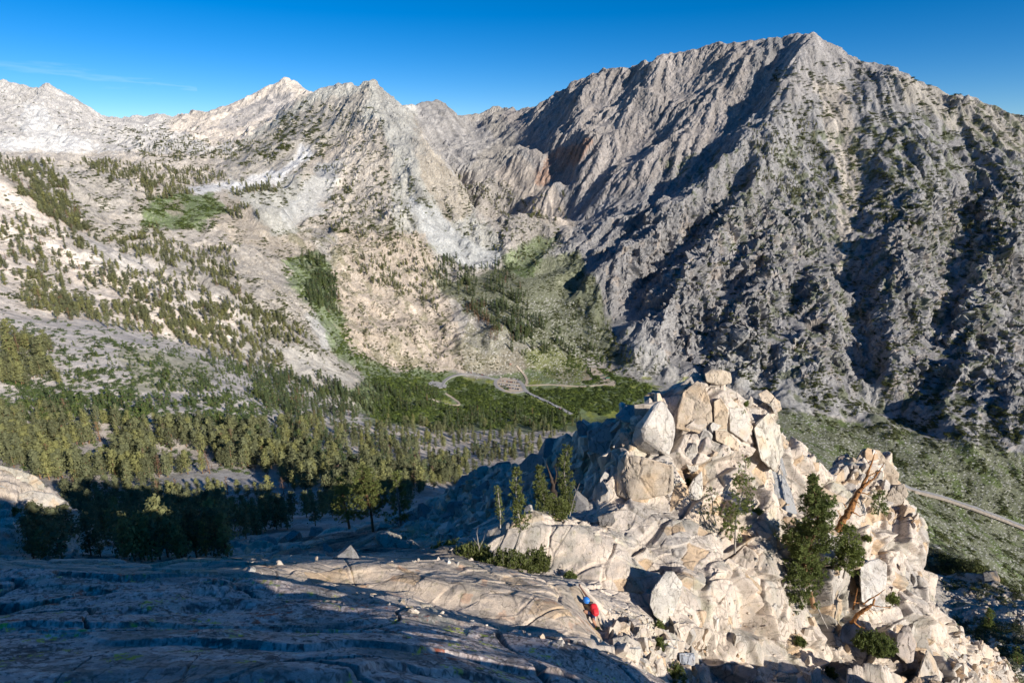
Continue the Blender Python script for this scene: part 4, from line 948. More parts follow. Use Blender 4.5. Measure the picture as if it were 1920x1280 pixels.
# the left slopes
region([(-900,300),(0,338),(60,368),(130,424),(300,492),(430,570),(450,640),(330,635),(150,600),(-900,590)], (.66,.58,.50), .95)
region([(130,425),(300,490),(430,570),(400,600),(250,540),(120,470)], (.40,.375,.335), .5)
region([(-900,590),(150,600),(330,635),(520,690),(640,750),(1100,790),(1100,900),(-900,960)], (.62,.56,.50), .9)
region([(220,655),(330,660),(410,700),(380,735),(240,735)], (.32,.31,.20), .7)
region([(-900,790),(600,800),(1100,790),(1100,960),(-900,1100)], (.46,.41,.36), .85)
region([(300,885),(470,875),(520,900),(440,930),(300,925)], (.42,.40,.37), .85)
region([(395,470),(440,455),(500,465),(560,530),(590,600),(560,640),(500,600),(430,540)], (.37,.335,.29), .85)
region([(570,590),(606,600),(630,655),(600,655),(575,620)], (.42,.41,.385), 1)
region([(505,640),(560,645),(640,690),(665,715),(560,705)], (.46,.43,.38), 1)
region([(150,440),(300,500),(290,520),(200,490)], (.45,.425,.395), .6)
# green
region([(280,365),(400,362),(425,395),(375,432),(265,425)], (.10,.14,.05), .9)
region([(300,385),(335,375),(345,400),(310,405)], (.36,.31,.25), .7)
region([(525,490),(600,470),(625,500),(645,610),(665,665),(730,692),(840,695),(840,735),(700,722),(625,655),(575,575)], (.085,.125,.045), .8)
region([(820,700),(930,706),(1000,690),(1120,690),(1210,720),(1290,760),(1280,800),(1060,810),(700,800),(640,730),(700,715)], (.10,.135,.05), .9)
region([(700,700),(1290,690),(1290,800),(700,800)], (.17,.185,.035), .75, cut=sm(.02, .25, mf)*(v0 > 706))
region([(985,655),(1040,652),(1090,675),(1110,705),(1070,722),(1020,700),(990,690)], (.145,.16,.05), .85)
region([(820,530),(960,500),(1090,470),(1150,620),(1180,690),(1000,650),(880,590)], (.13,.145,.075), .8)
region([(940,480),(1010,440),(1050,450),(990,520),(940,505)], (.09,.125,.045), .8)
region([(960,640),(1000,690),(960,705),(900,700)], (.23,.20,.15), .6)
region([(1090,690),(1150,690),(1150,722),(1105,715)], (.34,.27,.20), .8)
region([(1040,690),(1080,690),(1080,720),(1050,722)], (.24,.22,.15), .6)
# patches of brush on the right mountain and sage speckle
veg = sm(.05, .22, fbm2(X/33, Y/33, 5, 631)+.25*lf)
region([(1240,300),(1920,180),(2300,300),(2300,900),(1480,790),(1420,560)], (.10,.115,.055), .75, cut=veg*sm(.85, .5, stp))
region([(1480,770),(1920,850),(2300,900),(2300,1400),(1700,1300),(1240,900),(1230,730)], (.075,.10,.03), .85, ymin=300, cut=sm(.08, .2, fbm2(X/30+9, Y/45, 4, 633)))
region([(540,430),(700,400),(860,480),(980,640),(880,690),(700,690)], (.15,.145,.075), .6, cut=veg)
spk = sm(.22, .34, fbm2(X/4.5, Y/4.5+Z/5, 3, 641))
region([(1480,770),(1920,850),(2300,900),(2300,1400),(1700,1300),(1240,900),(1100,560),(850,560),(860,700)], (.50,.48,.45), .9, cut=spk)
region([(-900,290),(1060,290),(1060,800),(-900,1100)], (.56,.53,.48), .35, cut=spk)
C = C*(1+.42*hf+.18*mf+.12*lf)[..., None]
C = C*(.93+.14*hr(far_info['k2'], 4))[..., None]
gr = (C[..., 1] > C[..., 0]*1.08); C[gr] *= 1.25
rm = inpoly(u0.ravel(), v0.ravel(), RM).reshape(u0.shape) & (Y > 900); C[rm] *= .98
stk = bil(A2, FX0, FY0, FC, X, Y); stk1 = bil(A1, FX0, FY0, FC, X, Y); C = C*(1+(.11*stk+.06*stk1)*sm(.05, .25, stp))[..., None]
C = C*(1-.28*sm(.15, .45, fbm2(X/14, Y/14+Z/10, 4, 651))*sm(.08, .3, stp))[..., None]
C = np.clip(C, .015, .8)
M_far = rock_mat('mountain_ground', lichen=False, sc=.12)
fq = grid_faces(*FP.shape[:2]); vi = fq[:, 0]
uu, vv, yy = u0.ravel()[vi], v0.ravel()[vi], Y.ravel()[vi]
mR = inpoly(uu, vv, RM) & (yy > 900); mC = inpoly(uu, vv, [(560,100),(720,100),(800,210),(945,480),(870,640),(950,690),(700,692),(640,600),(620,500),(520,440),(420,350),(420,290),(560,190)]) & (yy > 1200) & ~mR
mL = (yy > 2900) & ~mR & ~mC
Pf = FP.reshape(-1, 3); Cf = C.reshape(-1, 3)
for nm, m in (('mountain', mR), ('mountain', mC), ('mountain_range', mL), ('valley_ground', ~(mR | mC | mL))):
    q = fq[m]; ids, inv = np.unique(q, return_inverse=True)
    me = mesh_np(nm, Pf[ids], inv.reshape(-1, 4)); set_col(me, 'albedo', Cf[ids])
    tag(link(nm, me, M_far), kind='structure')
log('land')

# ------------------------------------------------------------------ roads, lot, paths
def plain(name, col, rough=.9, var=.15, sc=1.0):
    m, n, b_ = new_mat(name, rough); pos = nod(n, 'ShaderNodeNewGeometry').outputs['Position']
    n.links.new(mul(n, (*col,), ramp(n, noise(n, sc, 5, .6, pos), [(.3, (1-var,)*3), (.7, (1+var,)*3)])), b_.inputs['Base Color']); return m
M_road = plain('worn_asphalt', (.30, .29, .28), sc=.2); M_dirt = plain('packed_dirt', (.42, .35, .27), sc=.2)
def drape(px, py, lift=.9):
    p = surf(px, py).astype(float); return p
def ribbon(name, pts, width, mat, lift=.9, close=False):
    pts = np.array(pts, float); t = np.r_[0, np.cumsum(np.hypot(*np.diff(pts, axis=0).T))]; n = max(8, int(t[-1]/3))
    s_ = np.linspace(0, t[-1], n); q = np.stack([np.interp(s_, t, pts[:, 0]), np.interp(s_, t, pts[:, 1])], 1)
    k = np.array([.25, .5, .25])
    for _ in range(4): q[1:-1] = .25*q[:-2]+.5*q[1:-1]+.25*q[2:]
    w3 = np.array([to_ground(a, b_) for a, b_ in q])
    for _ in range(3): w3[1:-1, 2] = .25*w3[:-2, 2]+.5*w3[1:-1, 2]+.25*w3[2:, 2]
    d = np.gradient(w3[:, :2], axis=0); d /= np.linalg.norm(d, axis=1, keepdims=True)+1e-9; nr = np.stack([-d[:, 1], d[:, 0]], 1)
    V = []
    for off, dz in ((-.5, -1.5), (-.5, lift), (0, lift+.08), (.5, lift), (.5, -1.5)):
        V.append(np.c_[w3[:, :2]+nr*off*width, w3[:, 2]+dz])
    V = np.stack(V, 1); me = mesh_np(name, V.reshape(-1, 3), grid_faces(n, 5)); o = link(name, me, mat); tag(o, kind='structure'); return w3
def to_ground(px, py):
    """March along the line of sight until it meets the smooth ground."""
    b_ = (640-py)/F; a = (px-960)/F; k = 1/(CP+b_*SP); Yt = np.linspace(250, 3500, 6000); Xt = a*k*Yt; Zt = CAM_Z+k*(-SP+b_*CP)*Yt
    h = hgt(Xt, Yt); i = np.argmax(Zt < h); i = max(i, 1); return np.array((Xt[i], Yt[i], h[i]))
ribbon('road', [(1072,777),(1063,772),(1040,760),(1015,748),(990,737),(983,730),(980,720),(968,712),(945,709),(930,712),(900,704),(870,700),(845,706),(833,714),(826,725)], 9, M_road)
ribbon('road', [(931,711),(927,718),(931,727),(944,733),(965,737),(984,733)], 8, M_road)
ribbon('shoulder', [(1640,896),(1690,909),(1710,917),(1760,929),(1820,949),(1880,971),(1930,991),(2000,1016)], 24, M_dirt, .45)
ribbon('road', [(1640,895),(1690,908),(1710,916),(1760,928),(1820,948),(1880,970),(1930,990),(2000,1015)], 11, M_road, .8)
ribbon('path', [(984,724),(990,715),(983,702),(975,694),(969,686)], 6, M_dirt, 1.0)
ribbon('path', [(986,723),(1030,721),(1060,723),(1090,725),(1115,723),(1140,720),(1152,721)], 5, M_dirt, 1.0)
ribbon('path', [(835,738),(848,746),(858,753),(864,759),(850,760),(830,756),(810,749)], 5, M_dirt, 1.0)
def pad(name, outline, mat, lift=1.1):
    bm = bmesh.new(); vs = []
    for p in outline: w3 = to_ground(*p); vs.append(bm.verts.new((w3[0], w3[1], w3[2]+lift)))
    f = bm.faces.new(vs); r = bmesh.ops.extrude_face_region(bm, geom=[f]); bmesh.ops.translate(bm, vec=(0, 0, -3), verts=[v for v in r['geom'] if isinstance(v, bmesh.types.BMVert)])
    bmesh.ops.triangulate(bm, faces=bm.faces[:]); bmesh.ops.recalc_face_normals(bm, faces=bm.faces[:]); me = bpy.data.meshes.new(name); bm.to_mesh(me); bm.free(); tag(link(name, me, mat), kind='structure')
pad('parking_lot', [(930,712),(945,708),(965,709),(978,715),(984,724),(984,733),(965,738),(944,734),(931,727),(927,719)], M_dirt, .75)
pad('parking_lot', [(803,718),(812,714),(826,717),(838,722),(836,727),(822,728),(806,726)], M_road, .95)
pad('yard', [(1108,690),(1118,692),(1130,700),(1142,708),(1156,718),(1150,724),(1135,722),(1120,712),(1108,700)], M_dirt, .95)

# ------------------------------------------------------------------ parked cars
def flat(name, col, rough=.5, metal=0, spec=.5):
    m, n, b_ = new_mat(name, rough, spec); b_.inputs['Base Color'].default_value = (*col, 1); b_.inputs['Metallic'].default_value = metal; return m
M_glass = flat('car_glass', (.02, .025, .03), .15); M_tyre = flat('tyre_rubber', (.02, .02, .02), .8)
def car_parts(L, Wd, H, tall):
    bm = bmesh.new(); prof = [(-L/2,.35),(-L/2,.85),(-L/2+.1,1.0),(L/2-1.3,1.0),(L/2-.1,.85),(L/2,.6),(L/2,.35)]
    def extr(prof, w, bm):
        a = [bm.verts.new((x, -w, z)) for x, z in prof]; b_ = [bm.verts.new((x, w, z)) for x, z in prof]
        bm.faces.new(a[::-1]); bm.faces.new(b_); n = len(a)
        for i in range(n): bm.faces.new((a[i], a[(i+1) % n], b_[(i+1) % n], b_[i]))
    extr(prof, Wd/2, bm); bmesh.ops.bevel(bm, geom=bm.edges[:], offset=.06, segments=1, affect='EDGES')
    me1 = bpy.data.meshes.new('body'); bm.to_mesh(me1); bm.free()
    bm = bmesh.new(); x0, x1 = (-L/2+.15, L/2-1.35) if tall else (-L/2+.7, L/2-1.45)
    extr([(x0, 1.0), (x0+.25, H-.06), (x1-.75, H-.06), (x1, 1.0)], Wd/2-.12, bm); me2 = bpy.data.meshes.new('windows'); bm.to_mesh(me2); bm.free()
    bm = bmesh.new(); extr([(x0+.2, H-.08), (x0+.28, H), (x1-.8, H), (x1-.7, H-.08)], Wd/2-.1, bm); me3 = bpy.data.meshes.new('roof'); bm.to_mesh(me3); bm.free()
    bm = bmesh.new(); bmesh.ops.create_cone(bm, cap_ends=True, segments=12, radius1=.34, radius2=.34, depth=.22, matrix=Matrix.Rotation(math.radians(90), 4, 'X')); me4 = bpy.data.meshes.new('wheel'); bm.to_mesh(me4); bm.free(); me4.materials.append(M_tyre)
    me2.materials.append(M_glass); return me1, me2, me3, me4
paints = [('white', (.75,.75,.74)), ('silver', (.45,.46,.48)), ('black', (.02,.02,.022)), ('dark grey', (.08,.085,.09)), ('blue', (.04,.09,.22)), ('red', (.35,.03,.02)), ('dark green', (.03,.06,.04)), ('orange', (.6,.14,.02))]
kinds = []
for cn, cc in paints:
    pm = flat('paint_'+cn.replace(' ', '_'), cc, .35)
    for tall in (0, 1):
        b1, b2, b3, b4 = car_parts(4.5+.3*tall, 1.85, 1.45+.33*tall, tall); b1.materials.append(pm); b3.materials.append(pm); kinds.append((cn, tall, b1, b2, b3, b4))
first = {}
def park(px, py, rz, where, group, rs, ci=None):
    k = rs.choice(len(kinds)-2, p=np.repeat([.24,.2,.2,.16,.1,.05,.05], 2)/2) if ci is None else ci
    cn, tall, b1, b2, b3, b4 = kinds[k]; w3 = to_ground(px, py)
    r = bpy.data.objects.new('parked_car', None); scn.collection.objects.link(r); r.location = (w3[0], w3[1], w3[2]+.85); r.rotation_euler = (0, 0, rz)
    tag(r, '%s %s %s' % (cn, 'van or wagon' if tall else 'car', where), 'car', group)
    for nm, me in (('body', b1), ('windows', b2), ('roof', b3)):
        o = bpy.data.objects.new(nm, me); scn.collection.objects.link(o); o.parent = r
    for sx in (-1.35, 1.4):
        for sy in (-.86, .86):
            o = bpy.data.objects.new('wheel', b4); scn.collection.objects.link(o); o.parent = r; o.location = (sx, sy, .34)
rs = np.random.RandomState(8)
for (a, b_, n, wh) in (((953,709.5),(975,713),11,'in the farthest row of the gravel lot'), ((937,714.5),(972,718.5),17,'in the second row of the gravel lot'), ((935,721),(976,724.5),19,'in the third row of the gravel lot'), ((944,726.5),(975,731),16,'in the nearest row of the gravel lot')):
    A0, B0 = to_ground(*a), to_ground(*b_); ang = math.atan2(B0[1]-A0[1], B0[0]-A0[0])
    for i in range(n):
        if rs.rand() < .06: continue
        t = (i+.5)/n; park(a[0]+(b_[0]-a[0])*t, a[1]+(b_[1]-a[1])*t, ang+math.pi/2+(math.pi if rs.rand() < .4 else 0)+rs.normal()*.04, wh, 'cars parked in the valley lot', rs, 15 if (wh.find('second') > 0 and i == 6) else None)
for (pts, n, wh) in ([[(874,698.5),(890,700.5),(908,704.5)], 13, 'beside the road bend left of the lot'], [[(986,737),(1015,750),(1040,762),(1058,772)], 21, 'parked along the road below the lot'], [[(806,719),(822,723)], 4, 'on the small paved pad among trees']):
    pts = np.array(pts, float); t = np.r_[0, np.cumsum(np.hypot(*np.diff(pts, axis=0).T))]
    for i in range(n):
        s_ = (i+.5)/n*t[-1]; px, py = np.interp(s_, t, pts[:, 0]), np.interp(s_, t, pts[:, 1]); px2, py2 = np.interp(s_+2, t, pts[:, 0]), np.interp(s_+2, t, pts[:, 1])
        A0, B0 = to_ground(px, py), to_ground(px2+1e-3, py2+.3); park(px, py, math.atan2(B0[1]-A0[1], B0[0]-A0[0]), wh, 'cars '+wh, rs)

# ------------------------------------------------------------------ small buildings in the valley
def house(px, py, L, Wd, H, R, wallc, roofc, rz, label, cat, chim=False):
    w3 = to_ground(px, py); r = bpy.data.objects.new('cabin' if cat == 'cabin' else 'toilet_building', None); scn.collection.objects.link(r); r.location = (w3[0], w3[1], w3[2]+.3); r.rotation_euler = (0, 0, rz)
    def part(nm, boxes, mat, prism=None):
        bm = bmesh.new()
        for c, s in boxes: bmesh.ops.create_cube(bm, size=1, matrix=Matrix.Translation(c)@Matrix.Diagonal((*s, 1)))
        if prism:
            L2, W2, z0, z1 = prism; a = [bm.verts.new(v) for v in ((-L2,-W2,z0),(-L2,W2,z0),(-L2,0,z1))]; b_ = [bm.verts.new(v) for v in ((L2,-W2,z0),(L2,W2,z0),(L2,0,z1))]
            bm.faces.new(a); bm.faces.new(b_[::-1]); bm.faces.new((a[0], b_[0], b_[1], a[1])); bm.faces.new((a[1], b_[1], b_[2], a[2])); bm.faces.new((a[2], b_[2], b_[0], a[0]))
            bmesh.ops.recalc_face_normals(bm, faces=bm.faces[:])
        me = bpy.data.meshes.new(nm); bm.to_mesh(me); bm.free(); return link(nm, me, mat, r)
    part('wall', [((0, 0, H/2), (L, Wd, H))], flat('siding', wallc, .8)); part('roof', [], flat('roofing', roofc, .6), (L/2+.5, Wd/2+.5, H+.003, H+R))
    part('door', [((-L/4, -Wd/2-.02, 1.05), (1, .1, 2.1))], flat('door_paint', (.12, .08, .05), .7)); part('window', [((L/5, -Wd/2-.02, 1.5), (1.2, .1, .9))], M_glass)
    return tag(r, label, cat)
house(957, 684, 5, 4, 2.8, 1.2, (.38, .22, .15), (.30, .20, .15), .3, 'small brown toilet building at the end of the short dirt path', 'building')
house(939, 708, 4, 3, 2.5, 1.0, (.40, .33, .25), (.5, .48, .45), .1, 'tiny tan shed at the left end of the parking lot', 'building')
house(1139, 711, 10, 7, 3.2, 2.0, (.22, .15, .10), (.06, .14, .10), .2, 'green roofed cabin in the clearing across the valley', 'cabin')
house(1131, 706, 6, 4, 2.6, 1.4, (.20, .14, .10), (.10, .16, .12), -.2, 'smaller green roofed outbuilding behind the cabin', 'cabin')
log('valley things')
# ================================================================== PLANTS
def leaf_mat(name, col, var=.35, trans=.28, hue=None):
    m, n, b_ = new_mat(name, .75, .15); oi = nod(n, 'ShaderNodeObjectInfo'); pos = nod(n, 'ShaderNodeNewGeometry').outputs['Position']
    r = ramp(n, oi.outputs['Random'], [(0, tuple(c*(1-var) for c in col)), (.5, col), (1, tuple(min(1, c*f) for c, f in zip(col, (1+var*1.3, 1+var, 1-var*.2))))])
    a = attr(n, 'tone').outputs['Color']; c = mul(n, r, a)
    n.links.new(c, b_.inputs['Base Color'])
    tr = nod(n, 'ShaderNodeBsdfTranslucent'); n.links.new(c, tr.inputs[0]); mx = nod(n, 'ShaderNodeMixShader'); mx.inputs[0].default_value = trans
    o_ = [x for x in n.nodes if x.type == 'OUTPUT_MATERIAL'][0]
    n.links.new(b_.outputs[0], mx.inputs[1]); n.links.new(tr.outputs[0], mx.inputs[2]); n.links.new(mx.outputs[0], o_.inputs[0]); return m
M_pine = leaf_mat('pine_needles', (.175, .185, .095), .3); M_spire = leaf_mat('fir_needles', (.09, .12, .06)); M_young = leaf_mat('young_needles', (.095, .135, .055))
M_dead = leaf_mat('dead_needles', (.20, .13, .09), .25); M_shrub = leaf_mat('brush_leaves', (.085, .10, .04), .45); M_willow = leaf_mat('willow_leaves', (.10, .14, .045), .5)
M_sage = leaf_mat('sage_leaves', (.12, .13, .085), .35)
M_near = leaf_mat('near_pine_needles', (.18, .205, .065), .1, .4); M_neardk = leaf_mat('dense_pine_needles', (.17, .205, .065), .1, .4)
def bark(name, a, b_, sc=3):
    m, n, bs = new_mat(name, .85); pos = nod(n, 'ShaderNodeNewGeometry').outputs['Position']; mp_ = nod(n, 'ShaderNodeMapping'); mp_.inputs['Scale'].default_value = (1, 1, .2)
    n.links.new(pos, mp_.inputs[0]); nn_ = noise(n, sc, 5, .65, mp_.outputs[0]); n.links.new(ramp(n, nn_, [(.35, a), (.62, b_)]), bs.inputs['Base Color']); bump(n, bs, nn_, .8, .05); return m
M_bark = bark('orange_bark', (.13, .075, .045), (.34, .20, .11)); M_snag = bark('orange_dead_wood', (.06, .03, .018), (.48, .22, .075), 9); M_grey = bark('bleached_wood', (.16, .14, .12), (.42, .38, .33), 6)
M_darkwood = bark('dark_brown_wood', (.03, .022, .018), (.10, .07, .05), 3)  # dark brown tone for the split snag and the fallen log

def soup(C0, size, rs, flatn=.5, out=None):
    """Leaf clumps: one kite-shaped face per centre, turned at random."""
    n = len(C0); a = rs.normal(size=(n, 3)); a[:, 2] *= flatn; a /= np.linalg.norm(a, axis=1, keepdims=True)+1e-9
    t = rs.normal(size=(n, 3))
    if out is not None:      # foliage turned outwards, as on a real crown
        nn_ = out+rs.normal(size=(n, 3))*.45; nn_ /= np.linalg.norm(nn_, axis=1, keepdims=True)+1e-9; a = np.cross(nn_, t); a /= np.linalg.norm(a, axis=1, keepdims=True)+1e-9; t = nn_
    b_ = np.cross(a, t); b_ /= np.linalg.norm(b_, axis=1, keepdims=True)+1e-9
    s = (size*np.exp(rs.normal(size=n)*.25))[:, None] if np.ndim(size) == 0 else size[:, None]
    V = np.stack([C0-a*s, C0+b_*s*.55, C0+a*s, C0-b_*s*.55], 1).reshape(-1, 3)
    return V, np.arange(n*4).reshape(-1, 4)
def tubes(paths, sides=6):
    """Tapered limbs: each path is a list of (x, y, z, r)."""
    Vs, Qs, n0 = [], [], 0
    for p in paths:
        p = np.array(p, float); P3, r = p[:, :3], p[:, 3]; d = np.gradient(P3, axis=0); d /= np.linalg.norm(d, axis=1, keepdims=True)+1e-9
        ref = np.array((0.13, .21, 1.0)) if abs(d[0, 2]) < .9 else np.array((1.0, .2, .1))
        u = np.cross(d, ref); u /= np.linalg.norm(u, axis=1, keepdims=True)+1e-9; v = np.cross(d, u)
        th = np.arange(sides)*2*math.pi/sides
        ring = P3[:, None]+(u[:, None]*np.cos(th)[None, :, None]+v[:, None]*np.sin(th)[None, :, None])*r[:, None, None]
        n = len(p); Vs.append(ring.reshape(-1, 3)); i = np.arange(n-1)[:, None]*sides; j = np.arange(sides)[None, :]; j2 = (j+1) % sides
        Qs.append((np.stack([i+j, i+j2, i+sides+j2, i+sides+j], -1).reshape(-1, 4))+n0); n0 += n*sides
    return np.concatenate(Vs), np.concatenate(Qs)
def tone_mesh(name, V, Q, tone, mat, smooth=False):
    me = mesh_np(name, V, Q, smooth); set_col(me, 'tone', tone); me.materials.append(mat); return me
def crown_points(rs, prof, zb, nb, per, lump=.35, droop=.15):
    """Foliage centres on whorled boughs; prof(t) is the crown radius, t = 0 at the foot of the crown, 1 at the tip."""
    out_ = []; tone = []
    for k in range(nb):
        t = rs.rand()**1.15; az = rs.rand()*2*math.pi; R = prof(t)*(1+lump*rs.normal()*.6); z = zb+(1-zb)*t; q = rs.uniform(.35, 1.0, per)**.7
        x = np.cos(az)*R*q; y = np.sin(az)*R*q; zz = z-droop*R*q+.035*rs.normal(size=per)*(1-.5*t)
        j = .035+.16*R
        out_.append(np.stack([x+rs.normal(size=per)*j, y+rs.normal(size=per)*j, zz], 1)); tone.append(np.full(per, rs.uniform(.75, 1.25)))
    return np.concatenate(out_), np.concatenate(tone)
def conifer(rs, kind, detail=1.0):
    if kind == 'pine': prof = lambda t: .17*(1-t)**.55*min(1, .45+2.2*t); zb, nb, per, s = rs.uniform(.16, .28), 46, 13, .030
    elif kind == 'spire': prof = lambda t: .115*(1-t)**.8; zb, nb, per, s = .06, 44, 12, .027
    elif kind == 'young': prof = lambda t: .23*(1-t)**.85; zb, nb, per, s = .03, 30, 10, .042
    else: prof = lambda t: .10*(1-t)**.7; zb, nb, per, s = .15, 30, 6, .022
    per = max(3, int(per*detail)); s = s/detail**.4
    P_, tn = crown_points(rs, prof, zb, nb, per); o3 = P_*np.array((1, 1, 0)); o3 /= np.linalg.norm(o3, axis=1, keepdims=True)+1e-6; o3[:, 2] = .45; V, Q = soup(P_, s, rs, .5, o3)
    tip, tt = soup(np.array([[0, 0, .985], [0, 0, .95], [.01, 0, .92]]), s*.9, rs); Q = np.concatenate([Q, tt+len(V)]); V = np.concatenate([V, tip]); tn = np.r_[tn, 1, 1, 1]
    tone = np.repeat(tn, 4)[:, None]*np.ones(3)
    bend = rs.normal(size=2)*.015
    trunk = [(0, 0, -.05, .017), (bend[0], bend[1], .3, .013), (bend[0]*.5, bend[1]*.5, .7, .007), (0, 0, .97, .002)]
    Vt, Qt = tubes([trunk], 6)
    mats = dict(pine=M_pine, spire=M_spire, young=M_young, dead=M_dead)
    return tone_mesh('crown', V, Q, tone, mats[kind]), (Vt, Qt)
def trunk_mesh(t):
    me = mesh_np('trunk', *t, True); me.materials.append(M_bark); return me
rs = np.random.RandomState(21)
PT = {k: [] for k in ('pine', 'spire', 'young', 'dead')}
for k, n in (('pine', 7), ('spire', 4), ('young', 4), ('dead', 3)):
    for i in range(n):
        c, t = conifer(rs, k); PT[k].append((c, trunk_mesh(t)))
def bush(rs, mat, n=90, squash=.6, s=.16):
    d = rs.normal(size=(n, 3)); d /= np.linalg.norm(d, axis=1, keepdims=True); d[:, 2] = np.abs(d[:, 2])*squash
    lob = 1+.35*np.sin(d[:, 0]*4+rs.rand()*6)*np.cos(d[:, 1]*4+rs.rand()*6)
    P_ = d*lob[:, None]*rs.uniform(.55, 1, (n, 1)); V, Q = soup(P_, s, rs, .8, P_/(np.linalg.norm(P_, axis=1, keepdims=True)+1e-6)+np.array((0, 0, .3)))
    return tone_mesh('bush', V, Q, np.repeat(rs.uniform(.7, 1.3, n), 4)[:, None]*np.ones(3), mat)
BUSH = dict(young=[bush(rs, M_young, 90, .9, .17) for _ in range(3)], shrub=[bush(rs, M_shrub) for _ in range(4)], willow=[bush(rs, M_willow, 110, .75, .17) for _ in range(4)], sage=[bush(rs, M_sage, 60, .6, .2) for _ in range(3)])

# joined low tree meshes for the masses of far trees: trunk + crown in one prototype
def joined(c, t, nm):
    nv = len(c.vertices); co = np.empty(nv*3, np.float32); c.vertices.foreach_get('co', co)
    tn = np.empty(nv*4, np.float32); c.color_attributes['tone'].data.foreach_get('color', tn)
    nt_ = len(t.vertices); ct = np.empty(nt_*3, np.float32); t.vertices.foreach_get('co', ct)
    V = np.concatenate([co.reshape(-1, 3), ct.reshape(-1, 3)]); q1 = np.empty(len(c.loops), np.int32); c.loops.foreach_get('vertex_index', q1); q2 = np.empty(len(t.loops), np.int32); t.loops.foreach_get('vertex_index', q2)
    Q = np.concatenate([q1.reshape(-1, 4), q2.reshape(-1, 4)+nv]); me = mesh_np(nm, V, Q); set_col(me, 'tone', np.concatenate([tn.reshape(-1, 4)[:, :3], np.ones((nt_, 3), np.float32)]))
    me.materials.append(c.materials[0]); me.materials.append(M_bark); mi = np.zeros(len(Q), np.int32); mi[len(q1)//4:] = 1; me.polygons.foreach_set('material_index', mi); return me
def instancer(name, protos, pos, scale, idx, rz, label, tilt=None):
    """One object that stands copies of the prototypes at the given points."""
    coll = bpy.data.collections.new(name+'_kinds')
    for i, me in enumerate(protos):
        o = bpy.data.objects.new('%s_kind_%02d' % (name, i), me); coll.objects.link(o)
    me = bpy.data.meshes.new(name); me.vertices.add(len(pos)); me.vertices.foreach_set('co', np.ascontiguousarray(pos, np.float32).ravel())
    for nm, typ, key, val in (('isc', 'FLOAT_VECTOR', 'vector', scale), ('irot', 'FLOAT_VECTOR', 'vector', rz), ('iid', 'INT', 'value', idx)):
        a = me.attributes.new(nm, typ, 'POINT'); a.data.foreach_set(key, np.ascontiguousarray(val, np.int32 if typ == 'INT' else np.float32).ravel())
    o = link(name, me); ng = bpy.data.node_groups.new(name+'_nodes', 'GeometryNodeTree')
    ng.interface.new_socket('Geometry', in_out='INPUT', socket_type='NodeSocketGeometry'); ng.interface.new_socket('Geometry', in_out='OUTPUT', socket_type='NodeSocketGeometry')
    gi = ng.nodes.new('NodeGroupInput'); go = ng.nodes.new('NodeGroupOutput'); ip = ng.nodes.new('GeometryNodeInstanceOnPoints'); ci = ng.nodes.new('GeometryNodeCollectionInfo')
    ci.inputs['Collection'].default_value = coll; ci.inputs['Separate Children'].default_value = True; ci.inputs['Reset Children'].default_value = True
    def na(nm, typ):
        x = ng.nodes.new('GeometryNodeInputNamedAttribute'); x.data_type = typ; x.inputs['Name'].default_value = nm; return x.outputs['Attribute']
    e2r = ng.nodes.new('FunctionNodeEulerToRotation'); ng.links.new(na('irot', 'FLOAT_VECTOR'), e2r.inputs[0])
    ip.inputs['Pick Instance'].default_value = True
    ng.links.new(gi.outputs[0], ip.inputs['Points']); ng.links.new(ci.outputs[0], ip.inputs['Instance']); ng.links.new(na('iid', 'INT'), ip.inputs['Instance Index'])
    ng.links.new(e2r.outputs[0], ip.inputs['Rotation']); ng.links.new(na('isc', 'FLOAT_VECTOR'), ip.inputs['Scale']); ng.links.new(ip.outputs[0], go.inputs[0])
    md = o.modifiers.new('stand', 'NODES'); md.node_group = ng
    return tag(o, label, kind='stuff')

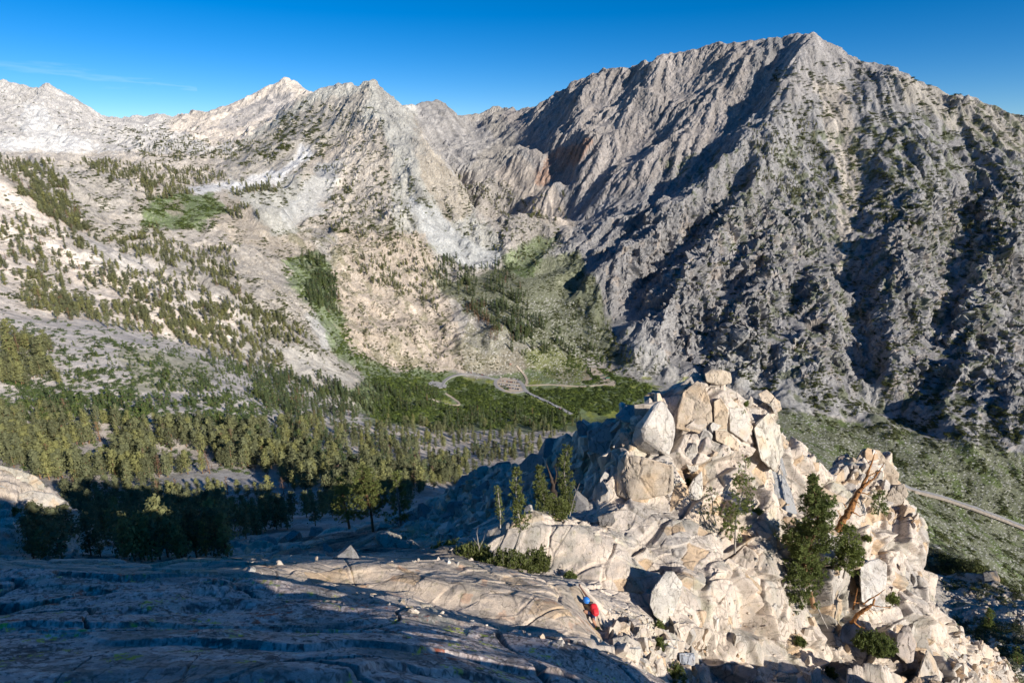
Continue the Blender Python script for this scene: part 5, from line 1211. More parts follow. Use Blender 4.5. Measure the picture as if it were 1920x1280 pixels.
TZ = [  # stand outline in the photograph, number, spacing in pixels, kind, heights in metres, description
    ([(470,800),(1080,790),(1080,830),(1040,850),(900,888),(760,908),(640,910),(560,885),(500,860),(470,840)], 500, 7, 'pine', 13, 19, 'in the dense forest below the parking lot'),
    ([(520,860),(640,890),(900,885),(880,900),(760,925),(620,945),(560,925),(500,885)], 120, 9, 'pine', 12, 18, 'at the shadow edge'),
    ([(0,840),(120,820),(300,825),(470,820),(500,860),(520,893),(470,872),(300,897),(240,915),(60,893),(0,870)], 190, 12, 'pine', 12, 18, 'along the near edge of the sunlit forest at left'),
    ([(0,775),(120,775),(300,800),(470,800),(470,830),(0,840)], 120, 9, 'pine', 9, 16, 'inside the open forest at left'),
    ([(0,735),(200,748),(500,745),(560,790),(470,805),(0,790)], 420, 5, 'young', 4, 9, 'on the pale open flat'),
    ([(480,692),(560,702),(660,727),(820,737),(835,760),(700,778),(560,795),(480,752)], 420, 5, 'spire', 12, 19, 'in the dark belt left of the parking lot'),
    ([(835,768),(1080,782),(1080,800),(835,800)], 100, 7, 'spire', 14, 20, 'at the lower edge of the valley floor'),
    ([(0,620),(95,640),(110,720),(0,735)], 60, 8, 'pine', 12, 20, 'in the tall clump at the left edge'),
    ([(110,640),(330,635),(420,690),(330,742),(110,735)], 210, 6, 'young', 3, 6.5, 'on the sage flat'),
    ([(310,690),(480,715),(500,745),(300,740)], 170, 5, 'young', 3, 7, 'on the sage flat'),
    ([(330,655),(500,690),(640,735),(560,745),(420,700)], 240, 4.5, 'young', 4, 9, 'on the slope'),
    ([(60,540),(150,560),(270,590),(430,630),(500,680),(470,690),(330,640),(200,610),(100,590),(60,580)], 260, 6, 'pine', 10, 16, 'in the forest band'),
    ([(190,520),(330,560),(520,590),(590,640),(520,690),(430,640),(270,600)], 380, 5, 'pine', 9, 15, 'in the forest band'),
    ([(0,400),(130,440),(270,520),(190,545),(60,545),(0,530)], 170, 6, 'pine', 9, 15, 'on the sandy chutes'),
    ([(110,435),(300,495),(420,560),(500,600),(420,605),(280,540),(150,465)], 150, 5, 'pine', 8, 13, 'on the slope'),
    ([(200,458),(290,425),(330,458),(440,465),(430,500),(500,600),(380,520),(290,490)], 380, 4, 'pine', 8, 13, 'on the slope'),
    ([(0,290),(100,300),(140,395),(200,458),(120,425),(0,335)], 330, 4, 'pine', 12, 18, 'far'),
    ([(150,298),(420,322),(425,345),(330,366),(280,372),(230,340),(150,318)], 420, 3.5, 'pine', 12, 18, 'far'),
    ([(250,250),(430,258),(440,300),(280,300)], 190, 4, 'pine', 10.5, 16.5, 'far'),
    ([(430,352),(525,332),(532,350),(450,370)], 70, 4, 'pine', 13.5, 19.5, 'far'), ([(425,390),(480,380),(485,412),(430,412)], 30, 4, 'pine', 13.5, 18, 'far'),
    ([(440,230),(560,260),(600,300),(500,320),(440,290)], 90, 4, 'pine', 7.5, 12, 'far'),
    ([(570,470),(632,510),(632,595),(580,565)], 110, 4, 'spire', 18, 27, 'far'),
    ([(600,300),(740,340),(800,470),(860,540),(820,560),(740,500),(690,460),(620,430)], 240, 5, 'pine', 7.5, 15, 'far'),
    ([(660,480),(800,490),(830,600),(760,560),(680,520)], 160, 4, 'pine', 9, 16.5, 'far'),
    ([(640,560),(860,640),(850,690),(700,690),(650,650)], 60, 6, 'pine', 6, 10.5, 'far'),
    ([(820,470),(960,500),(1000,590),(1060,640),(960,645),(880,570),(820,530)], 300, 4, 'spire', 16.5, 25.5, 'far'),
    ([(850,560),(900,560),(960,640),(920,640)], 60, 4, 'dead', 13.5, 21, 'far'),
    ([(940,600),(1060,630),(1120,650),(1060,665),(960,665)], 60, 5, 'spire', 16.5, 24, 'far'),
    ([(985,365),(1050,370),(1055,418),(1000,412)], 90, 3.5, 'pine', 12, 18, 'far'), ([(860,330),(960,380),(950,405),(880,372)], 60, 4, 'pine', 10.5, 15, 'far'),
    ([(830,420),(1010,430),(1040,480),(950,520),(860,480)], 40, 5, 'pine', 9, 13.5, 'far'),
    ([(1400,230),(1530,230),(1565,330),(1540,430),(1420,340)], 330, 4, 'pine', 7.5, 13.5, 'far'),
    ([(1560,270),(1900,240),(1920,500),(1700,450),(1600,400)], 480, 4, 'pine', 5.2, 9.8, 'far'),
    ([(1250,380),(1920,500),(1920,700),(1500,720),(1280,560)], 260, 5, 'pine', 4.5, 8.2, 'far'),
    ([(1060,560),(1280,690),(1200,700),(1080,640)], 60, 5, 'spire', 9, 16.5, 'far'),
    ([(40,935),(200,918),(480,925),(620,930),(650,970),(560,1000),(430,1050),(250,1075),(160,1070),(200,1010),(90,960)], 200, 9, 'pine', 8, 13, 'in the deep shade below the ridge'),
    ([(240,1000),(430,1000),(425,1060),(250,1078)], 50, 10, 'pine', 6, 10, 'in the deep shade below the ridge'),
    ([(70,1008),(238,1010),(240,1060),(60,1058)], 16, 12, 'pine', 5, 8.5, 'in the deep shade below the ridge'),
    ([(640,900),(820,880),(860,890),(760,960),(700,960)], 36, 12, 'pine', 8, 12, 'in the deep shade below the ridge'),
]
roads_px = [np.array([(1072,777),(1040,760),(1015,748),(990,737),(980,720),(968,712),(945,709),(930,712),(900,704),(870,700),(845,706),(833,714),(826,725)]), np.array([(931,711),(927,720),(944,733),(965,737),(984,733)]),
            np.array([(1640,895),(1710,916),(1760,928),(1880,970),(2000,1015)]), np.array([(984,724),(990,715),(983,702),(969,686)]), np.array([(986,723),(1060,723),(1152,721),(1120,700)]), np.array([(803,718),(838,724)]), np.array([(835,738),(864,759),(810,749)]), np.array([(935,718),(978,724),(960,730)])]
def off_road(px, py, d):
    ok = np.ones(len(px), bool)
    for r in roads_px:
        for a, b_ in zip(r[:-1], r[1:]):
            ab = b_-a; t = np.clip(((px-a[0])*ab[0]+(py-a[1])*ab[1])/(ab@ab), 0, 1); ok &= np.hypot(px-a[0]-t*ab[0], (py-a[1]-t*ab[1])*1.6) > d
    return ok
def scatter(rs, poly, n, sp, clump=0.0, cs=40, ymin=235, ymax=1e9):
    q = poly_pts(rs, poly, n*6)
    if ymin > 200 and n > 30: q = q+np.stack([fbm2(q[:, 0]/38, q[:, 1]/24, 3, 801)*34, fbm2(q[:, 0]/38+9, q[:, 1]/24, 3, 802)*20], 1); q = q[(q[:, 0] > 1) & (q[:, 1] > 20)]
    kp = rs.rand(len(q)) > .94
    bad = np.zeros(len(q), bool)
    for sp_ in SCREE: bad |= inpoly(q[:, 0], q[:, 1], sp_)
    q = q[~bad | kp]
    w3 = surf(q[:, 0], q[:, 1]); ok = ~np.isnan(w3[:, 0]) & (w3[:, 1] > ymin) & (w3[:, 1] < ymax) & off_road(q[:, 0], q[:, 1], 5.5)
    if clump > 0: ok &= (fbm2(w3[:, 0]/cs, w3[:, 1]/cs, 3, 707) > clump*.5-.25)
    q, w3 = q[ok], w3[ok]; grid = {}; keep = []
    for i in range(len(q)):
        gx_i, gy_i = int(q[i, 0]/sp), int(q[i, 1]/(sp*.55)); hit = False
        if sp > 0:
            for a in (-1, 0, 1):
                for b_ in (-1, 0, 1):
                    for j in grid.get((gx_i+a, gy_i+b_), ()):
                        if abs(q[i, 0]-q[j, 0]) < sp*.8 and abs(q[i, 1]-q[j, 1]) < sp*.45: hit = True
        if hit: continue
        grid.setdefault((gx_i, gy_i), []).append(i); keep.append(i)
        if len(keep) >= n: break
    return q[keep], w3[keep]
rs = np.random.RandomState(33)
T_pos, T_h, T_kind, T_desc, T_px = [], [], [], [], []
for poly, n, sp, kind, h0, h1, desc in TZ:
    q, w3 = scatter(rs, poly, n, sp, .35 if desc == 'far' else .12, ymin=(60 if poly[0] == (240,1000) else 30 if poly[0] == (70,1008) else 112) if 'shade' in desc else 235)
    for i in range(len(q)):
        h = rs.uniform(h0, h1)*(1.12 if rs.rand() < .1 else 1); k = kind
        if kind in ('pine', 'spire') and rs.rand() < .04: k = 'dead'
        if kind == 'pine' and desc.startswith('in the dense') and rs.rand() < .25: k = 'spire'
        d = float(np.linalg.norm(w3[i]-np.array((0, 0, CAM_Z)))); T_pos.append(w3[i]); T_h.append(h); T_kind.append(k); T_desc.append(desc); T_px.append(h*F/d)
T_px = np.array(T_px); order = np.argsort(-T_px); N_IND = 285
COLN = dict(pine='olive green pine', spire='dark narrow fir', young='bushy young pine', dead='brown dead conifer')
for i in order[:N_IND]:
    k = T_kind[i]; j = int(rs.randint(len(PT[k]))); c, t = PT[k][j]; h = T_h[i]
    r = bpy.data.objects.new('pine_tree' if k != 'spire' else 'fir_tree', None); scn.collection.objects.link(r); r.location = tuple(T_pos[i]-np.array((0, 0, .3)))
    r.rotation_euler = (rs.normal()*.03, rs.normal()*.03, rs.rand()*6.28); wv = rs.uniform(.9, 1.25); r.scale = (h*wv, h*wv, h)
    qx, qy, _ = project(np.array(T_pos[i], float)); size = 'tall' if h > (15.2 if k != 'young' else 5.5) else ('short' if h < (12.2 if k != 'young' else 4) else 'middling')
    if 'shade' in T_desc[i]:
        desc = ('just inside' if qy < 950 else 'deep in' if qy < 1000 else 'low in')+' the shade '+('beside the left outcrop' if qx < 180 else 'above the foreground slab' if qx < 330 else 'below the grey clearing' if qx < 500 else 'left of the broad bright pine' if qx < 640 else 'right of the broad bright pine')
    elif 'shadow edge' in T_desc[i] or qy > 905: desc = 'at the shadow edge '+('left of the grey clearing' if qx < 300 else 'beside the grey clearing' if qx < 540 else 'behind the broad bright pine' if qx < 700 else 'left of the shaded talus')
    elif qy < 775: desc = 'in the upper part of the left basin' if qx < 300 else 'on the slope left of the parking lot'
    else:
        desc = 'in the '+('front' if qy > 872 else 'middle' if qy > 840 else 'back')+' rows of forest '+('behind the left outcrop' if qx < 130 else 'left of the grey clearing' if qx < 290 else 'behind the grey clearing' if qx < 500 else 'over the broad bright pine' if qx < 720 else 'over the shaded talus' if qx < 900 else 'beside the pinnacle')
    tag(r, size+' '+COLN[k]+' '+desc, 'tree', 'trees '+desc.replace(', nearer the light', ''))
    for nm, me in (('crown', c), ('trunk', t)):
        o = bpy.data.objects.new(nm, me); scn.collection.objects.link(o); o.parent = r
protos = []; base_id = {}
for k in ('pine', 'spire', 'young', 'dead'):
    base_id[k] = len(protos); protos += [joined(c, t, 'conifer') for c, t in PT[k]]
rest = order[N_IND:]
ids = np.array([base_id[T_kind[i]]+rs.randint(len(PT[T_kind[i]])) for i in rest]); hh = np.array([T_h[i] for i in rest]); wv = rs.uniform(.95, 1.45, len(rest))
rot3 = np.stack([rs.normal(size=len(rest))*.03, rs.normal(size=len(rest))*.03, rs.rand(len(rest))*6.28], 1)
instancer('conifer_forest', protos, np.array([T_pos[i] for i in rest])-np.array((0, 0, .3)), np.stack([hh*wv, hh*wv, hh], 1), ids, rot3, 'thousands of small conifers spread over the valley and mountain slopes')
log('forest', len(T_pos))
SZ = [
    ([(1480,780),(1920,855),(1920,1110),(1740,1080),(1700,960),(1560,850)], 2600, 'sage', .9, 2.2, .0), ([(1480,780),(1920,855),(1920,1110),(1740,1080),(1700,960),(1560,850)], 1800, 'shrub', 1.5, 3.6, .75),
    ([(1450,120),(1640,120),(1920,225),(1920,500),(1600,400),(1450,300)], 3200, 'shrub', 3.5, 8.5, .45), ([(1400,250),(1920,480),(1920,720),(1500,760),(1300,680),(1250,480)], 2600, 'shrub', 2.6, 6.5, .45), ([(1380,700),(1920,760),(1920,860),(1500,790)], 1500, 'shrub', 2.2, 5.0, .3),
    ([(700,708),(800,712),(835,728),(850,712),(930,728),(1060,770),(1210,780),(1270,755),(1200,715),(1110,690),(1080,725),(990,725),(986,735),(1075,780),(1060,798),(830,798),(700,790)], 5600, 'willow', 2.4, 6.0, .0),
    ([(990,660),(1085,665),(1105,700),(1060,715),(1000,700)], 420, 'willow', 1.5, 3.2, .5), ([(1060,640),(1180,700),(1150,720),(1080,690)], 300, 'willow', 2, 4, .2),
    ([(530,490),(600,475),(625,500),(640,600),(660,655),(730,688),(840,694),(840,712),(700,718),(630,655),(580,575)], 1500, 'willow', 2.0, 4.6, .1),
    ([(280,365),(400,362),(425,395),(375,430),(265,422)], 700, 'willow', 2.2, 4.8, .4),
    ([(820,510),(960,490),(1090,470),(1150,610),(1190,690),(1000,655),(880,590)], 2300, 'shrub', 2.0, 4.6, .3), ([(1060,560),(1290,715),(1200,740),(1080,650)], 500, 'shrub', 1.6, 3.2, .4),
    ([(940,480),(1010,440),(1050,450),(990,520),(940,505)], 260, 'willow', 1.6, 3.2, .1),
    ([(560,190),(700,200),(860,480),(640,440),(430,360)], 1500, 'shrub', 3.0, 7.5, .5), ([(630,430),(800,440),(870,640),(960,690),(700,692),(640,600)], 1900, 'shrub', 1.4, 3.8, .3), ([(740,360),(1000,330),(1080,480),(900,500)], 900, 'shrub', 2.8, 6.0, .5),
    ([(0,590),(330,635),(520,690),(860,790),(600,800),(0,800)], 3000, 'young', 1.0, 3.0, .25), ([(0,740),(500,745),(600,800),(470,880),(0,890)], 1300, 'young', .8, 2.2, .1),
    ([(0,345),(300,495),(450,600),(0,590)], 700, 'shrub', 1.5, 3.8, .4), ([(0,300),(430,300),(450,460),(200,455)], 1500, 'shrub', 2.5, 5.5, .35), ([(400,480),(600,590),(660,700),(520,690)], 900, 'shrub', 1.6, 3.8, .35),
    ([(200,245),(600,200),(600,300),(250,300)], 1500, 'shrub', 4.0, 9.0, .5), ([(850,600),(1000,640),(980,700),(870,695)], 500, 'sage', 1, 2.2, .0),
    ([(1765,1080),(1920,1110),(1920,1280),(1800,1280)], 150, 'shrub', .5, 1.3, .3), ([(1770,1060),(1920,1110),(1920,1280),(1790,1280)], 160, 'sage', .4, 1.0, .1), ([(1500,800),(1620,790),(1640,840),(1560,880)], 60, 'shrub', .8, 2, .3),
    ([(0,155),(60,170),(100,200),(250,240),(240,280),(0,260)], 160, 'shrub', 3.5, 8, .6), ([(440,440),(700,380),(760,480),(560,520)], 700, 'shrub', 2.0, 4.5, .3),
]
bp, bs, bi, br = [], [], [], []
bprot = BUSH['shrub']+BUSH['willow']+BUSH['sage']+BUSH['young']; off = dict(young=(11, 3), shrub=(0, 4), willow=(4, 4), sage=(8, 3))
for poly, n, kind, s0, s1, cl in SZ:
    nr = poly[0][0] in (1765, 1770); q, w3 = scatter(rs, poly, n, 1.6, cl, 45, 55 if nr else 235, 160 if nr else 1e9); m = len(q); s = rs.uniform(s0, s1, m)
    bp.append(w3); bs.append(np.stack([s*rs.uniform(.8, 1.3, m), s*rs.uniform(.8, 1.3, m), s*rs.uniform(.6, 1.0, m)], 1)); bi.append(off[kind][0]+rs.randint(0, off[kind][1], m))
    br.append(np.stack([np.zeros(m), np.zeros(m), rs.rand(m)*6.28], 1))
instancer('brush', bprot, np.concatenate(bp), np.concatenate(bs), np.concatenate(bi), np.concatenate(br), 'countless bushes, willows and sage clumps covering the valley sides')
log('brush', sum(len(x) for x in bp))

# ------------------------------------------------------------------ the pines on the near ridge, built branch by branch
def grow(rs, base, top, crown0, prof, nbr, tuft, mat, trunk_r, label, name='foxtail_pine', dens=1.0, up=.25, cat='tree', barkm=None, one_side=None, bend=.03, per=9, gaps=0.0, bare=.3):
    base = np.array(base, float); top = np.array(top, float); H = np.linalg.norm(top-base); ax = (top-base)/H
    root = bpy.data.objects.new(name, None); scn.collection.objects.link(root); root.location = tuple(base); tag(root, label, cat)
    wob = rs.normal(size=(4, 3))*bend*H; wob[0] = 0; wob[-1] *= .3
    ts = np.linspace(0, 1, 9); cp = np.stack([np.interp(ts, [0, .35, .7, 1], wob[:, i]) for i in range(3)], 1)
    path = ax*(ts*H)[:, None]+cp*np.array((1, 1, .2)); rr = trunk_r*(1-ts)**.8+.012
    paths = [np.c_[path, rr]]; C0, D0, L0 = [], [], []
    side = np.cross(ax, (0.3, 1, .1)); side /= np.linalg.norm(side); fr = np.cross(ax, side)
    for k in range(nbr):
        t = crown0+(1-crown0)*(rs.rand()**.95)
        if gaps and math.sin(t*23+rs.rand()) > 1-gaps: continue
        o = np.array([np.interp(t, ts, path[:, i]) for i in range(3)]); az = rs.rand()*6.283
        if one_side is not None and rs.rand() < .6: az = one_side+rs.normal()*.8
        L = prof((t-crown0)/(1-crown0))*rs.uniform(.65, 1.15)
        d = side*math.cos(az)+fr*math.sin(az); d = d+ax*rs.uniform(-.1, up+.25); d /= np.linalg.norm(d)
        n = 5; q = np.linspace(0, 1, n); bpth = o+d*(q*L)[:, None]+ax*(q**2*L*up)[:, None]
        paths.append(np.c_[bpth, max(.007, trunk_r*.18*(1-.5*t))*(1-q*.8)])
        m = max(2, int(L/tuft*1.3*dens)); f = rs.uniform(bare, 1.05, m)
        tp = np.stack([np.interp(f, q, bpth[:, i]) for i in range(3)], 1)+rs.normal(size=(m, 3))*tuft*.45
        C0.append(tp); D0.append(np.repeat((d+ax*up)[None], m, 0))
    C0 = np.concatenate(C0); D0 = np.concatenate(D0); n = len(C0)
    # each tuft is a bottle-brush of narrow needles bundles
    e = rs.normal(size=(n, per, 3))*.75+D0[:, None]; e /= np.linalg.norm(e, axis=2, keepdims=True); e *= (tuft*rs.uniform(.6, 1.2, (n, per, 1)))
    b_ = np.cross(e, rs.normal(size=(n, per, 3))); b_ /= np.linalg.norm(b_, axis=2, keepdims=True)+1e-9; b_ *= tuft*.17
    c = C0[:, None]+rs.normal(size=(n, per, 3))*tuft*.15
    V = np.stack([c-b_*.6, c+e*.55-b_, c+e, c+e*.5+b_], 2).reshape(-1, 3); Q = np.arange(n*per*4).reshape(-1, 4)
    tone = np.repeat(rs.uniform(.65, 1.35, n), per*4)[:, None]*np.ones(3)
    cm = tone_mesh('crown', V, Q, tone, mat); o = bpy.data.objects.new('crown', cm); scn.collection.objects.link(o); o.parent = root
    Vt, Qt = tubes(paths, 5); tm = mesh_np('trunk', Vt, Qt, True); tm.materials.append(barkm or M_grey); o = bpy.data.objects.new('trunk', tm); scn.collection.objects.link(o); o.parent = root
    return root
def top_of(base, px, py):        # the point above the base, at the same distance, seen at (px, py)
    return np.array(W(px, py, base[1]+.0))
def bpos(px, py, Y=None, sink=.15):
    if Y is None: p = surf(px, py).astype(float).copy()
    else: p = np.array(W(px, py, Y))
    p[2] -= sink; return p
rs = np.random.RandomState(77)
b_ = bpos(700, 1000, 52); grow(rs, b_, top_of(b_, 680, 878), .30, lambda t: 2.2*(1-t)**.45*min(1, .7+2*t), 130, .24, M_near, .16, 'broad bright green pine with a bare orange trunk at the shadow edge', dens=1.3, barkm=M_bark)
b_ = bpos(655, 988, 54); grow(rs, b_, top_of(b_, 640, 893), .15, lambda t: 1.5*(1-t)**.6, 70, .28, M_near, .14, 'smaller bright pine growing into the left side of the broad pine', dens=1.2, barkm=M_bark)
b_ = bpos(752, 988, 52); grow(rs, b_, top_of(b_, 742, 885), .15, lambda t: 1.3*(1-t)**.7, 80, .28, M_near, .14, 'pine with pale bare limbs just right of the broad pine', dens=1.0)
b_ = bpos(956, 1045, 25.2); grow(rs, b_, top_of(b_, 969, 880), .30, lambda t: .42*(1-t)**.5+.08, 120, .12, M_near, .05, 'tallest slim column shaped pine rising from the thicket', dens=1.5, up=.9, gaps=.15)
b_ = bpos(938, 985, 27); grow(rs, b_, top_of(b_, 932, 915), .10, lambda t: .26*(1-t)**.5+.05, 46, .10, M_near, .03, 'short thin pine left of the tallest slim pine', dens=1.4, up=.9)
b_ = bpos(1018, 968, 29.5); grow(rs, b_, top_of(b_, 1012, 877), .06, lambda t: .58*(1-t)**.6+.06, 120, .13, M_near, .05, 'cone shaped slim pine standing on the wall edge', dens=1.4, up=.8)
b_ = bpos(1062, 968, 30.5); grow(rs, b_, top_of(b_, 1062, 842), .06, lambda t: .55*(1-t)**.35+.06, 150, .13, M_near, .06, 'slim pine with a bare forked branch on its right', dens=1.4, up=.8, gaps=.1)
b_ = bpos(1040, 972, 29.8); grow(rs, b_, top_of(b_, 1046, 938), .02, lambda t: .75*(1-t)**.5+.1, 70, .13, M_near, .04, 'low bushy pine between the two slim pines', dens=1.3, up=.4)
def thicket(px, py, Y, w3, h, n, label, mat=M_near, tuft=.13, name='pine_thicket', cat='shrub', per=9):
    root = bpy.data.objects.new(name, None); scn.collection.objects.link(root); base = bpos(px, py, Y, .1); root.location = tuple(base); tag(root, label, cat)
    paths = []; C0 = []; D0 = []
    for k in range(n):
        a = rs.rand()*6.283; r = math.sqrt(rs.rand()); o = np.array((math.cos(a)*r*w3[0]*.6, math.sin(a)*r*w3[1]*.6, 0)); t = np.array((math.cos(a)*r*w3[0], math.sin(a)*r*w3[1], h*(1-.55*r*r)*rs.uniform(.6, 1.15)))
        q = np.linspace(0, 1, 4); pth = o+(t-o)*q[:, None]+np.array((0, 0, 1))*(q*(1-q))[:, None]*-.2*h; paths.append(np.c_[pth, .016*(1-q*.7)])
        m = int(6+10*rs.rand()); f = rs.uniform(.3, 1.03, m); C0.append(np.stack([np.interp(f, q, pth[:, i]) for i in range(3)], 1)+rs.normal(size=(m, 3))*tuft*.5); D0.append(np.repeat(((t-o)/np.linalg.norm(t-o)*.4+np.array((0, 0, .9)))[None], m, 0))
    C0 = np.concatenate(C0); D0 = np.concatenate(D0); nn_ = len(C0)
    e = rs.normal(size=(nn_, per, 3))*.7+D0[:, None]; e /= np.linalg.norm(e, axis=2, keepdims=True); e *= tuft*rs.uniform(.6, 1.2, (nn_, per, 1)); b2 = np.cross(e, rs.normal(size=(nn_, per, 3))); b2 /= np.linalg.norm(b2, axis=2, keepdims=True)+1e-9; b2 *= tuft*.17
    c = C0[:, None]+rs.normal(size=(nn_, per, 3))*tuft*.15; V = np.stack([c-b2*.6, c+e*.55-b2, c+e, c+e*.5+b2], 2).reshape(-1, 3)
    cm = tone_mesh('foliage', V, np.arange(nn_*per*4).reshape(-1, 4), np.repeat(rs.uniform(.6, 1.35, nn_), per*4)[:, None]*np.ones(3), mat)
    o = bpy.data.objects.new('foliage', cm); scn.collection.objects.link(o); o.parent = root
    Vt, Qt = tubes(paths, 4); tm = mesh_np('stem', Vt, Qt, True); tm.materials.append(M_grey); o = bpy.data.objects.new('stem', tm); scn.collection.objects.link(o); o.parent = root
    return root
thicket(950, 1078, 22.6, (1.35, .9), 1.25, 190, 'sprawling low pine thicket beside the bright ledge')
thicket(885, 1052, 23.6, (1.1, .8), 1.0, 110, 'left half of the pine thicket with pale upright shoots', M_near)
thicket(842, 1040, 24.6, (.9, .7), .7, 60, 'darkest low end of the pine thicket', M_neardk)
thicket(1005, 1066, 23.8, (.7, .6), 1.3, 80, 'upright tuft of pine against the curved wall', M_near)
b_ = bpos(1527, 1135, 32.3); grow(rs, b_, top_of(b_, 1530, 893), .16, lambda t: 2.05*(1-t)**.55*min(1, .5+1.8*t)*(.8+.35*math.sin(t*19)), 280, .20, M_neardk, .16, 'biggest dense green pine in front of the second knob', dens=1.5, up=.35, barkm=M_bark, bend=.05)
b_ = bpos(1582, 1080, 33.2); grow(rs, b_, top_of(b_, 1590, 985), .1, lambda t: 1.05*(1-t)**.6+.1, 110, .18, M_neardk, .07, 'smaller pine merged with the right side of the biggest pine', dens=1.5, up=.3)
b_ = bpos(1500, 1128, 31.5); grow(rs, b_, top_of(b_, 1492, 1062), .05, lambda t: 1.15*(1-t)**.6+.1, 90, .18, M_neardk, .06, 'low pine skirt at the lower left of the biggest pine', dens=1.5, up=.2)
b_ = bpos(1378, 1032, 31.8); grow(rs, b_, top_of(b_, 1398, 858), .12, lambda t: .85*(1-t)**.4+.1, 110, .15, M_neardk, .06, 'slender open pine with pale bare branches on the broken face', dens=.95, up=.3, gaps=.3, bend=.02)
b_ = bpos(1345, 985, 33.5); grow(rs, b_, top_of(b_, 1330, 915), .1, lambda t: .9*(1-t)**.5+.1, 50, .14, M_neardk, .04, 'scraggly half bare pine left of the slender pine', dens=.5, up=.2, gaps=.4)
b_ = bpos(1647, 962, 41); grow(rs, b_, top_of(b_, 1650, 918), .05, lambda t: .62*(1-t)**.6+.08, 50, .15, M_neardk, .04, 'little pine growing right of the orange snag', dens=1.4)
thicket(1640, 1212, 29.8, (1.35, .9), .9, 110, 'prostrate pine spreading under the twisted orange branch', M_neardk, .16)
thicket(1672, 1126, 34.3, (.45, .4), .7, 26, 'small green tuft right of the large white block', M_neardk, .13)
for (px, py, s, lb) in ((1265, 1268, .5, 'bright green bush at the bottom edge'), (1232, 1178, .35, 'wispy green shrub in the notch below the flake'), (1386, 775, .45, 'green shrub rooted high on the tower'), (1397, 757, .3, 'tiny shrub under the summit skyline'), (1070, 1082, .3, 'grey green shrub just above the climber'), (1560, 1262, .4, 'yellow green clump low on the broken face'),
                        (1240, 1210, .3, 'dry shrub below the wispy green shrub'), (1500, 1205, .35, 'flat green mat on a low ledge'), (1420, 960, .3, 'small green tuft in the shaded recess'), (1625, 1010, .3, 'grey shrub on the right shoulder'), (30, 962, 1.1, 'leaning shrubby pine on the left outcrop'), (70, 968, 1.0, 'second shrubby pine on the left outcrop'), (1476, 1008, .4, 'dark green shrub beside the biggest pine'), (1290, 905, .3, 'grey tuft in the tower crack')):
    p = surf(px, py); thicket(px, py, float(p[1])-.1, (s, s), s*1.1, 26, lb, M_neardk if s < 1 else M_near, .10 if s < 1 else .2, 'shrub')
for (px, py, Y, hp, lb) in ((1782, 1265, 74, 130, 'tall dark pine on the lower right slope'), (1760, 1240, 78, 90, 'dark pine half hidden by the pinnacle edge'), (1900, 1292, 70, 90, 'dark pine in the bottom right corner'), (1850, 1180, 95, 50, 'small pine on the outer slope')):
    b_ = bpos(px, py, Y); grow(rs, b_, top_of(b_, px+8, py-hp*.75), .12, lambda t: hp*.016*(1-t)**.6+.2, 90, .33, M_neardk, .12, lb, dens=1.2, barkm=M_bark)
# dead wood
def snag(paths, label, mat, name='dead_tree', cat='dead tree', sides=8):
    P_ = []
    for p in paths:
        p = np.array([(*W(a, b2, c), r) for a, b2, c, r in p]); t = np.linspace(0, len(p)-1, (len(p)-1)*5+1)
        q = np.stack([np.interp(t, np.arange(len(p)), p[:, i]) for i in range(4)], 1); q[:, :3] += rs.normal(size=(len(q), 3))*q[:, 3:4]*.22; q[:, 3] *= rs.uniform(.85, 1.18, len(q)); P_.append(q)
    org = P_[0][0, :3].copy()
    root = bpy.data.objects.new(name, None); scn.collection.objects.link(root); root.location = tuple(org); tag(root, label, cat)
    for i, q in enumerate(P_):
        V, Q = tubes([np.c_[q[:, :3]-org, q[:, 3]]], sides); me = mesh_np('trunk' if i == 0 else 'branch', V, Q, True); me.materials.append(mat)
        o = bpy.data.objects.new('trunk' if i == 0 else 'branch', me); scn.collection.objects.link(o); o.parent = root
snag([[(1572,995,34.2,.24),(1590,960,34.6,.21),(1610,925,35,.15),(1624,895,35.3,.085),(1636,862,35.6,.04),(1642,845,35.8,.015)], [(1618,912,35,.10),(1640,895,35.2,.06),(1652,877,35.4,.03),(1658,868,35.5,.012)], [(1627,893,35.2,.05),(1640,886,35.2,.03),(1652,884,35.2,.01)], [(1612,922,34.9,.05),(1626,926,34.8,.03),(1632,921,34.8,.01)],
      [(1604,938,34.7,.05),(1612,944,34.5,.02)], [(1600,960,34.3,.05),(1612,967,34.1,.03),(1623,964,34,.012)], [(1586,950,34.5,.04),(1580,942,34.4,.015)], [(1634,875,35.5,.03),(1622,858,35.6,.012)], [(1576,965,34.3,.03),(1570,975,34.2,.015)]],
     'leaning orange dead tree with bare forked top against the second knob', M_snag)
snag([[(1596,1168,31.4,.10),(1610,1150,31.4,.13),(1625,1140,31.3,.11),(1636,1132,31.4,.075),(1640,1122,31.5,.05)], [(1618,1132,31.6,.05),(1632,1122,31.7,.045),(1645,1115,31.7,.035),(1660,1104,31.8,.015)], [(1636,1134,31.3,.04),(1650,1137,31.2,.03),(1670,1138,31.2,.012)], [(1600,1142,31.8,.06),(1604,1122,31.9,.04),(1608,1102,32,.015)],
      [(1600,1165,31.3,.08),(1612,1174,31.1,.05),(1625,1178,31,.015)], [(1630,1142,31.2,.03),(1638,1152,31.1,.01)], [(1640,1140,31.2,.02),(1644,1150,31.1,.008)], [(1612,1130,31.7,.06),(1600,1128,31.8,.05)]],
     'twisted bright orange deadwood branch lying over the prostrate pine', M_snag)
snag([[(1040,930,33,.17),(1036,905,33,.13),(1030,885,33,.05),(1024,868,33,.015)], [(1040,905,33,.07),(1044,890,33,.05),(1040,872,33,.012)], [(1038,915,33,.05),(1045,940,32.6,.04)]], 'dark brown split snag behind the slim pines', M_darkwood)
